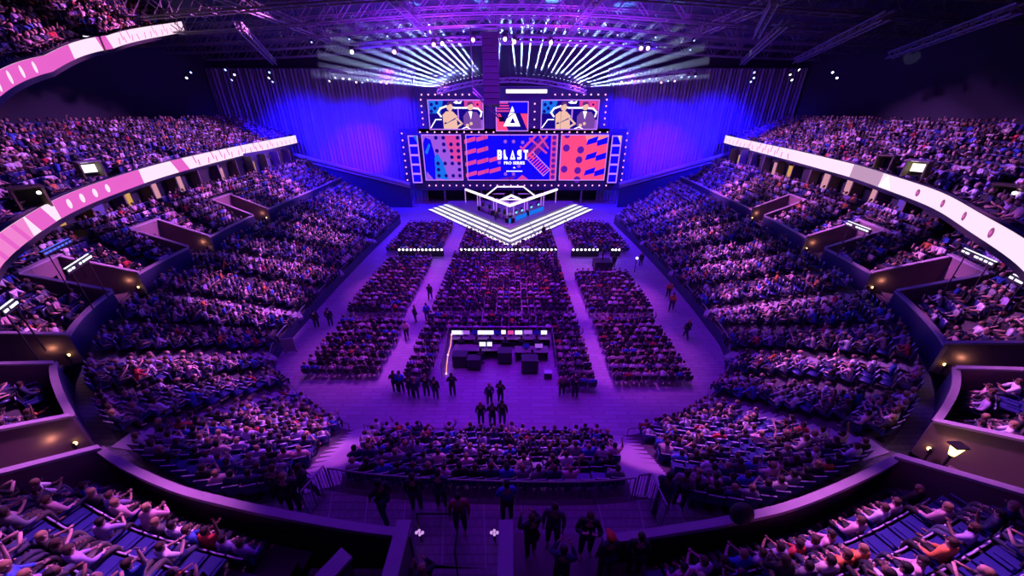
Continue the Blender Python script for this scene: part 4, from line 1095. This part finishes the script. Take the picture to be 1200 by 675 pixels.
NPERS, NSEAT = 258, 300
cand = [i for i in np.argsort(zc) if inview[i] and occm[i]]
pick = set(cand[:NPERS])
used_lab = {}
for i in cand[:NPERS]:
    s = S[i]
    tn, tc, _ = random.choices(TOPS, TW)[0]; hn, hc = random.choice(HAIRS); _, sc_ = random.choice(SKIN_T)
    if s[4] == 'mid' and s[1] < 9 and random.random() < .45: tn, tc = random.choice([('pale pink', (.72, .46, .48)), ('white', (.78, .76, .78)), ('lilac', (.42, .32, .62)), ('blue', (.05, .12, .55))])
    v = random.choices(range(6), [6, 1, 5, 1, 1, 2])[0]
    person((s[0], s[1], s[2] - .02), s[3] + random.gauss(0, .18), SEATED[v], 'person in %s top, %s' % (tn, where(s)), tc, hc, sc_, random.choice(TROUS), 'seated spectators near the camera', random.uniform(.95, 1.05))

# the rest of the crowd as one body of people
VV = []; FF = []; CC = []; base = 0
rest = [i for i in range(len(S)) if occm[i] and i not in pick and keep[i]]
print('slots', len(S), 'crowd', len(rest), 'in view', int(inview.sum()))
for i in rest:
    s = S[i]; V, Fc, sl = LOW[random.choices(range(6), [5, 3, 4, 1, 2, 3])[0]]
    a = s[3] + random.gauss(0, .2); c_, s_ = math.cos(a), math.sin(a); k = random.uniform(.94, 1.06)
    P = np.empty_like(V); P[:, 0] = (V[:, 0] * c_ - V[:, 1] * s_) * k + s[0]; P[:, 1] = (V[:, 0] * s_ + V[:, 1] * c_) * k + s[1]; P[:, 2] = V[:, 2] * k + s[2] - .02
    cols = np.array([random.choice(SKIN_T)[1], random.choices(TOPS, TW)[0][1], random.choice(HAIRS)[1], random.choice(TROUS)], np.float32)
    VV.append(P); FF.append(Fc + base); CC.append(cols[sl]); base += len(V)
def mass(name, VV, FF, CC, mats, face_m=None):
    V = np.concatenate(VV); Fx = np.concatenate(FF); me = bpy.data.meshes.new(name)
    me.vertices.add(len(V)); me.vertices.foreach_set('co', V.ravel().astype(np.float32))
    k = Fx.shape[1]
    me.loops.add(Fx.size); me.loops.foreach_set('vertex_index', Fx.ravel().astype(np.int32))
    me.polygons.add(len(Fx)); me.polygons.foreach_set('loop_start', np.arange(0, Fx.size, k, dtype=np.int32)); me.polygons.foreach_set('loop_total', np.full(len(Fx), k, np.int32))
    for m in mats: me.materials.append(m)
    if face_m is not None: me.polygons.foreach_set('material_index', face_m)
    if CC is not None:
        C = np.concatenate(CC); at = me.attributes.new('tint', 'FLOAT_COLOR', 'POINT')
        at.data.foreach_set('color', np.concatenate([C, np.ones((len(C), 1), np.float32)], 1).ravel().astype(np.float32))
    me.update(calc_edges=True)
    return link(name, me)
o = mass('crowd', VV, FF, CC, [M['crowd']])
tag(o, 'thousands of seated spectators filling the distant stands and the floor blocks', 'crowd', kind='stuff')

# seats: the 300 that show largest one by one, the rest as one mass
def seat_parts():
    a = MB(); a.box((0, .10, .44), (.44, .42, .05), M['seatp']); a.box((0, .30, .43), (.44, .03, .07), M['seatp']); pan = a
    b = MB(); n = 7
    vs = []
    for x in np.linspace(-.225, .225, n):
        w = 1 - .25 * (x / .225) ** 2
        for z, y in ((.42, -.14), (.70, -.18), (.84 + .05 * w, -.21)): vs += [(x, y + .25 * x * x, z), (x, y + .25 * x * x - .035, z)]
    fs = []
    for i in range(n - 1):
        o_, p_ = 6 * i, 6 * i + 6
        for r in (0, 2): fs += [(o_ + r, p_ + r, p_ + r + 2, o_ + r + 2), (o_ + r + 3, p_ + r + 3, p_ + r + 1, o_ + r + 1)]
        fs.append((o_ + 4, p_ + 4, p_ + 5, o_ + 5))
    b.add(vs, fs, M['seatp'])
    for x0, x1 in zip(np.linspace(-.225, .225, n)[:-1], np.linspace(-.225, .225, n)[1:]):
        q = [Vector((x, -.228 + .25 * x * x, .845 + .05 * (1 - .25 * (x / .225) ** 2))) for x in (x0, x1)]; b.tube(q[0], q[1], .018, M['seathilite'], n=5)
    c = MB(); c.box((0, .06, .63), (.045, .34, .035), M['seatp']); c.box((0, -.10, .5), (.04, .05, .24), M['seatp'])
    d = MB(); d.box((0, -.06, .21), (.06, .10, .42), M['black']); d.box((0, -.04, .02), (.2, .22, .04), M['black'])
    return [(n_, x) for n_, x in (('seat', pan), ('backrest', b), ('armrest', c), ('pedestal', d))]
SP = {}
e0 = empty('stadium_seat')
for n_, x in seat_parts(): SP[n_] = x.build(n_, e0)
arm2 = SP['armrest'].copy(); COL.objects.link(arm2); SP['armrest'].location.x = -.25; arm2.location.x = .25
parts0 = [SP['seat'], SP['backrest'], SP['armrest'], arm2, SP['pedestal']]
bowl = [i for i in np.argsort(zc) if inview[i] and not isf[i]]
spick = set(bowl[:NSEAT]); first = True
for i in bowl[:NSEAT]:
    s = S[i]
    if first: e = e0; first = False
    else:
        e = e0.copy(); COL.objects.link(e)
        for q in parts0: c = q.copy(); COL.objects.link(c); c.parent = e
    e.location = s[:3]; e.rotation_euler = (0, 0, s[3])
    tag(e, '%s navy seat, %s' % ('occupied' if s[8] else 'empty', where(s)), 'seat', 'stadium seats near the camera')
sm = MB(); sm.box((0, .08, .43), (.44, .40, .06), M['seatp']); sm.box((0, -.18, .66), (.45, .05, .46), M['seatp']); sm.box((0, -.19, .895), (.43, .05, .025), M['seathilite'])
SV = np.array(sm.v, np.float32); SF = np.array(sm.f, np.int32)
def seatmass(name, idx, SV, SF, fm, mats):
    VV = []; FF = []; b = 0
    for i in idx:
        s = S[i]; c_, s_ = math.cos(s[3]), math.sin(s[3])
        P = np.stack([SV[:, 0] * c_ - SV[:, 1] * s_ + s[0], SV[:, 0] * s_ + SV[:, 1] * c_ + s[1], SV[:, 2] + s[2]], 1); VV.append(P); FF.append(SF + b); b += len(SV)
    return mass(name, VV, FF, None, mats, np.tile(np.array(fm, np.int32), len(idx)))
o = seatmass('seat_rows', [i for i in range(len(slots)) if i not in spick and keep[i]], SV, SF, sm.m, sm.mats)
tag(o, 'rows of navy seats with painted rim highlights under the distant spectators', 'seats', kind='stuff')
# folding chairs on the floor
fm_ = MB(); fm_.box((0, .06, .45), (.42, .40, .03), M['case']); fm_.box((0, -.16, .72), (.42, .03, .30), M['case'])
for x in (-.2, .2): fm_.tube((x, .22, 0), (x, -.18, .86), .013, M['barr'], n=4); fm_.tube((x, -.2, 0), (x, .2, .45), .013, M['barr'], n=4)
fch = [i for i in np.argsort(zc) if isf[i]]
cm = None
for i in fch[:300]:
    s = S[i]
    if cm is None: o = fm_.build('folding_chair'); cm = o
    else: o = cm.copy(); COL.objects.link(o)
    o.location = s[:3]; o.rotation_euler = (0, 0, s[3])
    tag(o, 'black folding chair, %s of %s row, %s' % (nth(s[6]), nth(s[5]), s[4]), 'chair', 'folding chairs on the floor')
fm2 = MB(); fm2.box((0, .06, .45), (.42, .40, .03), M['case']); fm2.box((0, -.16, .72), (.42, .03, .30), M['case'])
o = seatmass('chair_rows', [int(i) for i in fch[300:]], np.array(fm2.v, np.float32), np.array(fm2.f, np.int32), fm2.m, fm2.mats)
tag(o, 'rows of folding chairs under the farther floor spectators', 'chairs', kind='stuff')

# standing people, staff and players
def T(n): return next(t[1] for t in TOPS if t[0] == n)
blk = T('black'); nav = T('navy'); hk = HAIRS[0][1]; sk = SKIN_T[0][1]; tb = TROUS[0]
ST = [(-15.0, 25.0, 0, .3, 0, blk, 'person in black standing by the left floor edge, nearer the rail'), (-14.0, 25.3, 0, .2, 0, blk, 'person in black standing by the left floor edge, beside the rear left chairs'),
 (-5.95, 17.4, 0, 0, 0, (.02, .10, .85), 'person in bright blue shirt standing behind the rear left floor block'), (-6.35, 17.5, 0, .2, 1, blk, 'person in black standing left of the bright blue shirt'),
 (-5.3, 17.1, 0, -.1, 1, blk, 'person in black standing just right of the bright blue shirt'), (-4.9, 16.9, 0, .1, 0, nav, 'person in navy standing in the row of onlookers, second right of the bright blue shirt'),
 (-4.3, 17.1, 0, 0, 1, blk, 'person in black standing in the row of onlookers, third right of the bright blue shirt'), (-3.7, 16.9, 0, -.2, 0, blk, 'person in black standing at the right end of the row of onlookers'),
 (-2.7, 17.2, 0, .1, 1, blk, 'person in black standing alone between the onlookers and the middle group'), (-.75, 14.9, 0, .1, 0, blk, 'person in black standing on the floor edge, left of the middle trio'),
 (-.1, 14.75, 0, 0, 1, blk, 'person in black standing on the floor edge, middle of the trio'), (.45, 14.9, 0, -.1, 0, blk, 'person in black standing on the floor edge, right of the middle trio'),
 (-.35, 16.4, 0, .2, 0, nav, 'person in navy standing behind the middle trio, left'), (.3, 16.6, 0, -.3, 1, blk, 'person in black standing behind the middle trio, right'),
 (4.1, 17.2, 0, .3, 0, (.50, .22, .26), 'person in dull pink shirt standing behind the narrow right floor block'), (4.9, 17.0, 0, -.2, 0, blk, 'person in black standing behind the narrow right floor block'),
 (15.2, 27.9, 0, 2.6, 2, T('orange'), 'person in orange vest walking along the right floor aisle, nearer one'), (15.9, 30.4, 0, 2.9, 0, T('orange'), 'person in orange vest standing by the right floor rail, farther one'),
 (14.6, 23.5, 0, .6, 2, blk, 'person in black walking alone on the open right floor'), (15.8, 38.2, 0, 0, 0, blk, 'person in black standing far along the right floor aisle'),
 (-6.7, 29.9, 0, .1, 2, blk, 'person in black walking up the left bright floor aisle'), (-6.2, 26.2, 0, .6, 0, (.02, .06, .8), 'person in blue top at the crossing of the left floor aisle'), (-7.1, 25.9, 0, 2, 1, blk, 'person in black at the crossing of the left floor aisle'),
 (-7.2, 23.4, 0, .4, 2, T('pale pink'), 'person in pale pink stepping down the left floor aisle'), (12.6, 37.8, 0, .3, 0, blk, 'person in black standing by the camera riser'),
 (-2.85, 6.75, ZW, .9, 2, blk, 'person in black striding along the rear walkway, first from the left'), (-1.95, 7.0, ZW, .1, 0, blk, 'person in black standing on the rear walkway, behind the rail frame'), (-1.2, 7.1, ZW, -.1, 1, nav, 'person in navy standing on the rear walkway, left of the red shirt'),
 (-.5, 6.35, ZW, PI + .1, 0, (.34, .07, .10), 'person in dark red shirt standing on the rear walkway facing the camera'), (.85, 6.7, ZW, .2, 1, (.04, .06, .5), 'person in blue top at the end of the landing wall'),
 (1.5, 5.5, 5.3, .4, 3, blk, 'large person in black standing on the raised landing, left of the group'), (2.1, 5.75, 5.3, 2.9, 0, (.10, .05, .13), 'person in plum top standing on the rear walkway behind the group'),
 (2.95, 5.5, 5.3, 3.0, 3, blk, 'person in black coat with raised hands facing the camera in the group'), (3.35, 5.0, 5.3, .2, 0, (.05, .03, .05), 'person with a red cap standing on the raised landing'), (4.1, 5.05, 5.3, -.1, 0, blk, 'person in black standing right of the red cap'),
 (-1.1, 4.6, ZW, .6, 3, blk, 'person in black low at the near landing stair'), (2.2, 4.75, 5.3, -.3, 3, nav, 'person in navy crouching behind the group at the stair rail'),
 (-6.15, 7.2, ZW, .3, 0, T('dark grey'), 'person in grey top at the head of the left bright stairs'), (-5.7, 6.95, ZW, .1, 1, blk, 'person in black at the head of the left bright stairs'), (-5.45, 7.3, ZW, -.6, 2, blk, 'person in black stepping off the left bright stairs'),
 (5.6, 6.95, ZW, -.7, 2, T('navy'), 'person in navy at the foot rail of the right bright stairs'), (6.2, 7.1, ZW, -.5, 0, (.30, .18, .30), 'person in mauve top at the head of the right bright stairs'),
 (.75, 52.0, 1.25, PI, 3, (.72, .70, .75), 'host in white standing on the stage near its tip'), (-1.4, 52.9, 1.25, PI - .3, 1, blk, 'person in black standing on the left arm of the stage'), (-4.6, 47.6, 0, -.6, 2, blk, 'camera operator in black on the left stage steps'), (5.4, 48.4, .1, .6, 0, blk, 'camera operator in black at the right stage steps')]
for x, y, z, rz, v, c, lab in ST:
    p = person((x, y, z), rz, STAND[v], lab, c, random.choice(HAIRS)[1], random.choice(SKIN_T)[1], random.choice(TROUS[:2]), None, random.uniform(.97, 1.05))
    if 'with a red cap' in lab:
        m = MB(); m.ball((0, .0, 1.70), (.115, .125, .075), M['redcap'] if 'redcap' in M else pr('red_cap', (.75, .05, .03), .7), 10, 6); m.ball((0, .13, 1.68), (.07, .07, .012), m.mats[0], 8, 4); m.build('cap', p)
for i, (x, y, z, rz) in enumerate(kseat):
    person((x, y - .1, z), rz, SEATED[4], 'player in dark jersey seated at the %s monitor of the %s stage arm' % (nth(i % 5), 'left' if i < 5 else 'right'), (.04, .04, .09), hk, sk, tb, 'seated players')
    e = empty('gaming_chair', (x, y - .1, z), rz); m = MB(); m.box((0, .02, .42), (.5, .48, .1), M['case']); m.build('seat', e); m = MB(); m.box((0, -.24, .85), (.46, .1, .85), M['case']); m.build('backrest', e); m = MB(); m.tube((0, 0, .05), (0, 0, .4), .04, M['black']); m.box((0, 0, .04), (.5, .06, .06), M['black']); m.box((0, 0, .04), (.06, .5, .06), M['black']); m.build('base', e)
    tag(e, 'black gaming chair at the %s monitor of the %s stage arm' % (nth(i % 5), 'left' if i < 5 else 'right'), 'chair', 'gaming chairs')
for i, (x, y) in enumerate([(-2.7, 21.9), (-1.6, 21.8), (-.6, 21.95), (.5, 21.8), (1.7, 21.9), (2.8, 21.9), (-1.2, 20.4), (2.4, 20.2)]):
    person((x, y, 0), 0, SEATED[1], '%s from the left of the seated operators at the %s production desk' % (nth(i if i < 6 else i - 6), 'front' if i < 6 else 'rear'), blk, hk, sk, tb, 'production operators')
    e = empty('office_chair', (x, y, 0)); m = MB(); m.box((0, .05, .44), (.46, .44, .07), M['case']); m.build('seat', e); m = MB(); m.box((0, -.2, .78), (.42, .06, .48), M['case']); m.build('backrest', e); m = MB(); m.tube((0, 0, .05), (0, 0, .42), .03, M['black']); m.box((0, 0, .04), (.5, .05, .05), M['black']); m.box((0, 0, .04), (.05, .5, .05), M['black']); m.build('base', e)
    tag(e, 'office chair of the %s operator at the %s production desk' % (nth(i if i < 6 else i - 6), 'front' if i < 6 else 'rear'), 'chair', 'office chairs')

# ------------------------------------------------------------------ roof steel
def truss(name, lab, pts, w, hgt, bay, mat='truss', cat='truss', group=None):
    """box truss along a 3-D polyline: two chords above, two below, lacing between"""
    c = Vector(pts[len(pts) // 2]); e = empty(name, c)
    pts = [Vector(p) - c for p in pts]
    up = MB(); lo = MB(); lc = MB()
    for k, (a, b) in enumerate(zip(pts, pts[1:])):
        d = (b - a).normalized(); s = d.cross(Vector((0, 0, 1))).normalized() * w / 2; h = Vector((0, 0, hgt))
        for q in (-1, 1): lo.tube(a + s * q, b + s * q, .09, M[mat], n=5); up.tube(a + s * q + h, b + s * q + h, .09, M[mat], n=5)
        n = max(1, int((b - a).length / bay))
        for i in range(n):
            p, r = a.lerp(b, i / n), a.lerp(b, (i + 1) / n)
            for q in (-1, 1): lc.tube(p + s * q, r + s * q + h if i % 2 else p + s * q + h, .045, M[mat], n=4); lc.tube(p + s * q + (h if i % 2 else Vector()), r + s * q + (Vector() if i % 2 else h), .045, M[mat], n=4)
            lc.tube(p - s, p + s, .045, M[mat], n=4)
    lo.build('bottom_chord', e); up.build('top_chord', e); lc.build('lacing', e)
    return tag(e, lab, cat, group)
def arch(y, x0=-46, x1=48, n=24): return [(x, y, zroof(x)) for x in np.linspace(x0, x1, n)]
for k, y in enumerate((33, 39.5, 46, 52, 58, 65)):
    truss('roof_truss', 'arched steel roof truss, %s counted from the stage' % nth(5 - k), arch(y), 1.0, 1.9, 1.7, 'truss', 'truss', 'arched roof trusses')
for x, y0, y1, lab in [(-9.6, 30, 59, 'long violet lit truss running towards the stage, left of the middle'), (8.6, 30, 64, 'long violet lit truss running towards the stage, right of the middle'), (-23, 30, 62, 'long dark truss over the left stand'), (24, 26, 64, 'long dark truss over the right stand')]:
    truss('ceiling_truss', lab, [(x, y, zroof(x) + (.2 if abs(x) > 15 else -.1)) for y in np.linspace(y0, y1, 5)], .8, .8, 1.2, 'truss', 'truss', 'long roof trusses')
for k, (a, b) in enumerate([((26, 40, 23.0), (36, 64, 22.4)), ((30, 34, 22.4), (40, 58, 22.0)), ((21, 34, 23.4), (27, 46, 23.0)), ((33, 28, 21.6), (42, 46, 21.2)), ((-24, 40, 22.8), (-34, 62, 22.2))]):
    truss('catwalk', '%s slanting catwalk in the dark roof %s' % (nth(k if k < 4 else 0), 'over the right stand, counted inward' if k < 4 else 'over the left stand'), [a, b], .5, .55, 1.2, 'truss', 'catwalk', 'catwalks')
truss('lighting_truss', 'lighting truss across the stage carrying the beam lights', [(x, 60.2, 18.3 + 1.6 * (1 - ((x - 1) / 11.) ** 2)) for x in np.linspace(-10, 12, 9)], .5, .5, .7, 'truss', 'truss')
truss('lighting_truss', 'front lighting truss hung over the stage arms', [(x, 56, 24.2 - .002 * x * x) for x in np.linspace(-20, 22, 7)], .5, .5, .8, 'truss', 'truss')
truss('lighting_truss', 'side lighting truss hung over the left floor edge', [(-24, 57, 20.6), (-15, 64, 20.2)], .5, .5, .7, 'truss', 'truss')
truss('lighting_truss', 'side lighting truss hung over the right floor edge', [(26, 57, 20.6), (17, 64, 20.2)], .5, .5, .7, 'truss', 'truss')
# hanging loudspeaker column in front of the screens
e = empty('line_array', (-1.6, 52., 15.6)); m = MB()
for k in range(11): m.box((0, -.04 * k * (k - 5) * .06, 8.6 - .72 * k), (2.0, .9, .66), M['black'], R=Matrix.Rotation(-.03 * k, 3, 'X'))
m.build('cabinets', e); m = MB(); m.box((0, 0, 9.2), (1.6, 1.1, .16), M['truss']); m.build('flying_frame', e); m = MB()
for x in (-.6, .6): m.tube((x, 0, 9.2), (x, 0, 11.5), .03, M['black'])
m.build('chains', e); tag(e, 'tall dark column of loudspeakers hung in front of the white header strip', 'loudspeaker')
e = empty('camera_crane', (-1.2, 46., 15.0)); m = MB(); m.tube((-2.2, 0, 3.), (.8, .4, .2), .09, M['truss']); m.tube((-2.2, 0, 3.4), (.8, .4, .5), .05, M['truss']); m.build('arm', e); m = MB(); m.box((1., .4, .2), (.6, .7, .5), M['black']); m.tube((1., .7, .2), (1., 1.1, .2), .14, M['black']); m.build('video_camera', e); m = MB(); m.tube((-2.2, 0, 3.), (-2.2, 0, 9.), .06, M['black']); m.build('mast', e)
tag(e, 'thin camera arm hung in front of the triangle screen', 'camera arm')

# ------------------------------------------------------------------ stage lights
def fixture(loc, rx, rz, mt, label, group, s=1., up=False):
    key = 'fx_' + mt
    if key not in FX:
        e = empty('moving_head_light'); m = MB(); m.box((0, 0, .30), (.34, .3, .14), M['black']); b = m.build('base', e)
        m = MB(); m.box((-.2, 0, .08), (.05, .16, .4), M['black']); m.box((.2, 0, .08), (.05, .16, .4), M['black']); y = m.build('yoke', e)
        m = MB(); m.tube((0, .1, 0), (0, -.26, 0), .12, M['black'], r1=.17, n=10); h = m.build('head', e)
        m = MB(); m.tube((0, -.262, 0), (0, -.275, 0), .155, M[mt], n=10); l = m.build('lens', h)
        FX[key] = (e, b, y, h, l); new = FX[key]
    else:
        e0, b0, y0, h0, l0 = FX[key]
        e = e0.copy(); COL.objects.link(e); new = [e]
        for q in (b0, y0, h0): c = q.copy(); COL.objects.link(c); c.parent = e; new.append(c)
        c = l0.copy(); COL.objects.link(c); c.parent = new[3]; new.append(c)
    e.location = loc; e.rotation_euler = (PI if up else 0, 0, rz); e.scale = (s,) * 3; new[3].rotation_euler = (rx, 0, 0)
    return tag(e, label, 'stage light', group)
FX = {}
k = 0
for x in np.linspace(-23, 25, 22):
    y = 57.6 if k % 2 else 51.6
    fixture((x, y, zroof(x) - .5), .5 + .4 * random.random(), random.uniform(-.5, .5), random.choice(['lensb', 'lensp', 'lensb', 'lensb']), 'moving head light under the arched trusses, %s counted from the left' % nth(k), 'roof stage lights', .6); k += 1
for i, (x, y, z, mt) in enumerate([(-9.1, 56, 24.0, 'lensp'), (-8.0, 56, 24.1, 'lens'), (-4.0, 56, 24.5, 'lensp'), (-1.9, 56, 24.6, 'lens'), (-.9, 56, 24.6, 'lens'), (.1, 56, 24.6, 'lens'), (1.3, 56, 24.3, 'lensp'), (6.0, 56, 24.2, 'lensp'), (17.7, 56, 23.6, 'lensp'), (18.6, 56, 23.6, 'lensp'), (-14.3, 56, 23.2, 'lensp'), (-19.8, 56, 23.2, 'lens')]):
    fixture((x, y - .3, z - .15), .25, 0, mt, '%s spotlight on the front lighting truss, %s from the left' % ('pink' if mt == 'lensp' else 'white', nth(sorted([-9.1, -8, -4, -1.9, -.9, .1, 1.3, 6, 17.7, 18.6, -14.3, -19.8]).index(x))), 'front truss spotlights', 1.5)
for s, sn in ((-1, 'left'), (1, 'right')):
    for i in range(14):
        t = i / 13
        x = (-24 + 9 * t) if s < 0 else (26 - 9 * t); y = 57 + 7 * t
        fixture((x, y - .2, 20.2 + random.uniform(-.3, .3)), .8, random.uniform(-.6, .6), random.choice(['lensb', 'lensb', 'lensp', 'lens']), 'small wash light on the %s side truss, %s from its outer end' % (sn, nth(i)), 'side truss wash lights', .8)
    for i in range(8):
        x = (-27 - i * 1.6) if s < 0 else (29 + i * 1.6)
        fixture((x, 48 + (i % 3) * 3, 19.6 + (i % 2) * .8), .6, random.uniform(-.6, .6), random.choice(['lensb', 'lens']), 'small light hung in the dark roof over the %s stand, %s from the middle' % (sn, nth(i)), 'outer roof lights', .75)

LIGHTS = []; HAZE_D = .20; BEAM_W = 320000.; LK = 1.0
def spot(loc, aim, power, col, deg, blend=.5, rad_=.25, name='spot'):
    d = bpy.data.lights.new(name, 'SPOT'); d.energy = power; d.color = col; d.spot_size = math.radians(deg); d.spot_blend = blend; d.shadow_soft_size = rad_
    o = link(name, d, None, loc); o.rotation_euler = (Vector(aim) - Vector(loc)).to_track_quat('-Z', 'Y').to_euler(); return o
def area(loc, aim, power, col, sx, sy, name='area'):
    d = bpy.data.lights.new(name, 'AREA'); d.energy = power; d.color = col; d.shape = 'RECTANGLE'; d.size = sx; d.size_y = sy
    o = link(name, d, None, loc); o.rotation_euler = (Vector(aim) - Vector(loc)).to_track_quat('-Z', 'Y').to_euler(); return o

# light beams: a lamp at each head and the lit haze it shines through
hz, nt, out = _mat('beam_haze')
vs_ = nt.nodes.new('ShaderNodeVolumeScatter'); vs_.inputs['Color'].default_value = (.85, .95, 1., 1); vs_.inputs['Density'].default_value = HAZE_D; vs_.inputs['Anisotropy'].default_value = .0
nt.links.new(vs_.outputs[0], out.inputs['Volume'])
bl = []
for i in range(13):
    t = i / 12; bl.append((-9.6 + 6.4 * t, math.radians(-85 + 47 * t ** 1.1)))
bl += [(-1.7, math.radians(-3)), (-1.0, math.radians(6)), (1.6, math.radians(-8)), (2.3, math.radians(1))]
for i in range(15):
    t = i / 14; bl.append((3.1 + 8.5 * t ** .8, math.radians(7 + 78 * t ** .9)))
for i, (x, a) in enumerate(bl):
    z = 19.15 + 1.6 * (1 - ((x - 1) / 10.7) ** 2)
    d = Vector((math.sin(a), -.16 - .05 * math.cos(3.1 * i), math.cos(a))).normalized()
    p = Vector((x, 60 - .3, z)); L = 2.
    while L < 17 and (p + d * L).z < zroof((p + d * L).x) + 2.2: L += .25
    q = p + d * (L - .1)
    fixture(tuple(p), PI / 2 - .1, 0, 'lens', 'beam light on the stage top truss, %s from the left' % nth(i), 'beam lights', .7, True)
    m = MB(); m.tube(p + d * .35, q, .10, hz, r1=.10 + .030 * L, n=12); o = m.build('haze_beam')
    tag(o, 'pale shaft of lit haze from the beam light %s from the left' % nth(i), 'light beam', 'haze beams', 'stuff')
    spot(p + d * .5, p + d * 5, BEAM_W, (.40, .62, 1.), 2 * math.degrees(math.atan(.034)), .25, .02, 'beam_lamp')

# ------------------------------------------------------------------ light
MAG = (.95, .22, 1.); BLU = (.008, .002, 1.)
area((.7, 36, 22), (.7, 36, 0), 5600 * LK, (.05, .005, 1.), 34, 40, 'overhead_wash')
area((.7, 36, 21.5), (.7, 36, 0), 3600 * LK, (.36, .008, .95), 18, 44, 'floor_wash').data.spread = math.radians(95)
area((.7, 5, 20.5), (.7, 6, 0), 300 * LK, (.30, .01, 1.), 24, 6, 'overhead_wash')
for x in (-7.3, 8.1):                                          # bright aisles
    for y in (21, 29, 37, 46): spot((x, y + 3, 22), (x, y, 0), 8000 * LK, (.85, .12, 1.), 17, .6)
for x, y in ((-6.3, 10.3), (7.0, 10.4)): spot((x, y + 4, 22), (x, y, 3), 9000 * LK, (.9, .14, 1.), 13, .6)
cx_ = .6
for x, y, w in [(.5, 33, 30000), (-10.5, 33, 14000), (10.8, 31, 14000), (-10.3, 22, 8000), (10.3, 22, 8000), (.5, 47, 16000)]: spot((x, y + 8, 22.5), (x, y, 1), w * LK, (.95, .10, 1.), 26, .8)
area((1.2, 61, 9), (1.2, 68, 10), 1500 * LK, (.22, .003, 1.), 36, 2, 'frame_wash')
for s in (-1, 1):
    for (x, y, z, deg, w) in [(20, 24, 2.5, 24, 22000), (21, 31, 3, 22, 32000), (22, 40, 3, 22, 34000), (22, 50, 3, 26, 36000), (17, 15, 3, 22, 15000), (10, 11, 3, 22, 12000), (27, 21, 6.5, 16, 22000), (28.5, 28.5, 7, 15, 30000), (29, 37, 7, 17, 36000), (30, 47, 7, 20, 36000), (9.5, 4.4, 6, 24, 13000), (25.5, 14, 6.5, 20, 18000), (19.5, 9, 6.5, 20, 14000), (15.5, 7, 6, 22, 14000)]:
        spot((cx_ + s * 7, y + 12, 23), (cx_ + s * x, y, z), w * 2.1 * LK, MAG, deg * .78, 1.)
    for (x, y, w) in [(26, 20, 22000), (31, 29, 40000), (35, 40, 52000), (38, 52, 56000)]:
        spot((cx_ + s * 2, y + 14, 21.5), (cx_ + s * x, y, 12.6), w * 1.7 * LK, (.62, .18, 1.), 24, 1.)
    for (x, y, z) in [(20, 64, 21), (28, 61, 20.0), (37, 58, 19.0)]:   # blue wash on the drapes
        spot((cx_ + s * x, y, z), (cx_ + s * (x - 1), 71.5, 7), 46000 * LK, BLU, 90, .9)
        spot((cx_ + s * (x - 6), y - 6, 21.5), (cx_ + s * (x - 4), 52, 2), 36000 * LK, (.05, .008, 1.), 60, .8)
    spot((cx_ + s * 9, 58, 24), (cx_ + s * 9, 61, 1), 14000 * LK, (.12, .01, 1.), 60, .8)
    area((cx_ + s * 12, 54, 20.5), (cx_ + s * 8, 58, 28), 1800 * LK, (.06, .01, 1.), 14, 10, 'roof_wash')
    spot((cx_ + s * 4, 40, 20), (cx_ + s * 8.6, 52, 25), 9000 * LK, (.8, .06, .8), 40, .8)
    spot((cx_ + s * 15, 56, 22.6), (cx_ + s * 24, 66, 13), 30000 * LK, (.5, .01, 1.), 30, .9)
spot((.7, 24, 23), (.7, 10.8, 3), 9000 * LK, (.9, .18, 1.), 20, .7)
for k in range(14):
    x = -17 + 2.77 * k
    spot((.6 + x * .55, 57, 21), (.6 + x, 45.5 + (k % 3) * 3.2, zroof(x) + 2.4), 42000 * LK, (.16, .42, 1.), 12, .5)
for s in (-1, 1): spot((cx_ + s * 24, 60, 20), (cx_ + s * 41, 71, 8), 26000 * LK, BLU, 70, 1.)
spot((-16, 36, 23), (-29, 24, 18.5), 16000 * LK, MAG, 34, 1.)
spot((-14, 44, 23), (-35, 38, 22), 42000 * LK, MAG, 34, 1.)
area((.7, 44, 20), (.7, 52, 26), 7000 * LK, (.30, .02, 1.), 30, 6, 'roof_wash')
for q, n, side, order in lampspots:
    d = bpy.data.lights.new('tunnel_glow', 'POINT'); d.energy = 4; d.color = (1., .45, .25); d.shadow_soft_size = .1
    link('tunnel_glow', d, None, (q[0] + n[0] * .3, q[1] + n[1] * .3, 5.9))

w = bpy.data.worlds.new('world'); SC.world = w; w.use_nodes = True
bg = w.node_tree.nodes['Background']; bg.inputs[0].default_value = (.02, .005, .06, 1); bg.inputs[1].default_value = .15

vs = SC.view_settings
vs.view_transform = 'Standard'; vs.look = 'None'; vs.gamma = 1; vs.exposure = .22; vs.use_curve_mapping = False
SC.cycles.use_denoising = True
SC.cycles.max_bounces = 4; SC.cycles.diffuse_bounces = 2; SC.cycles.glossy_bounces = 2; SC.cycles.volume_bounces = 0; SC.cycles.transparent_max_bounces = 4
SC.cycles.sample_clamp_indirect = 4.
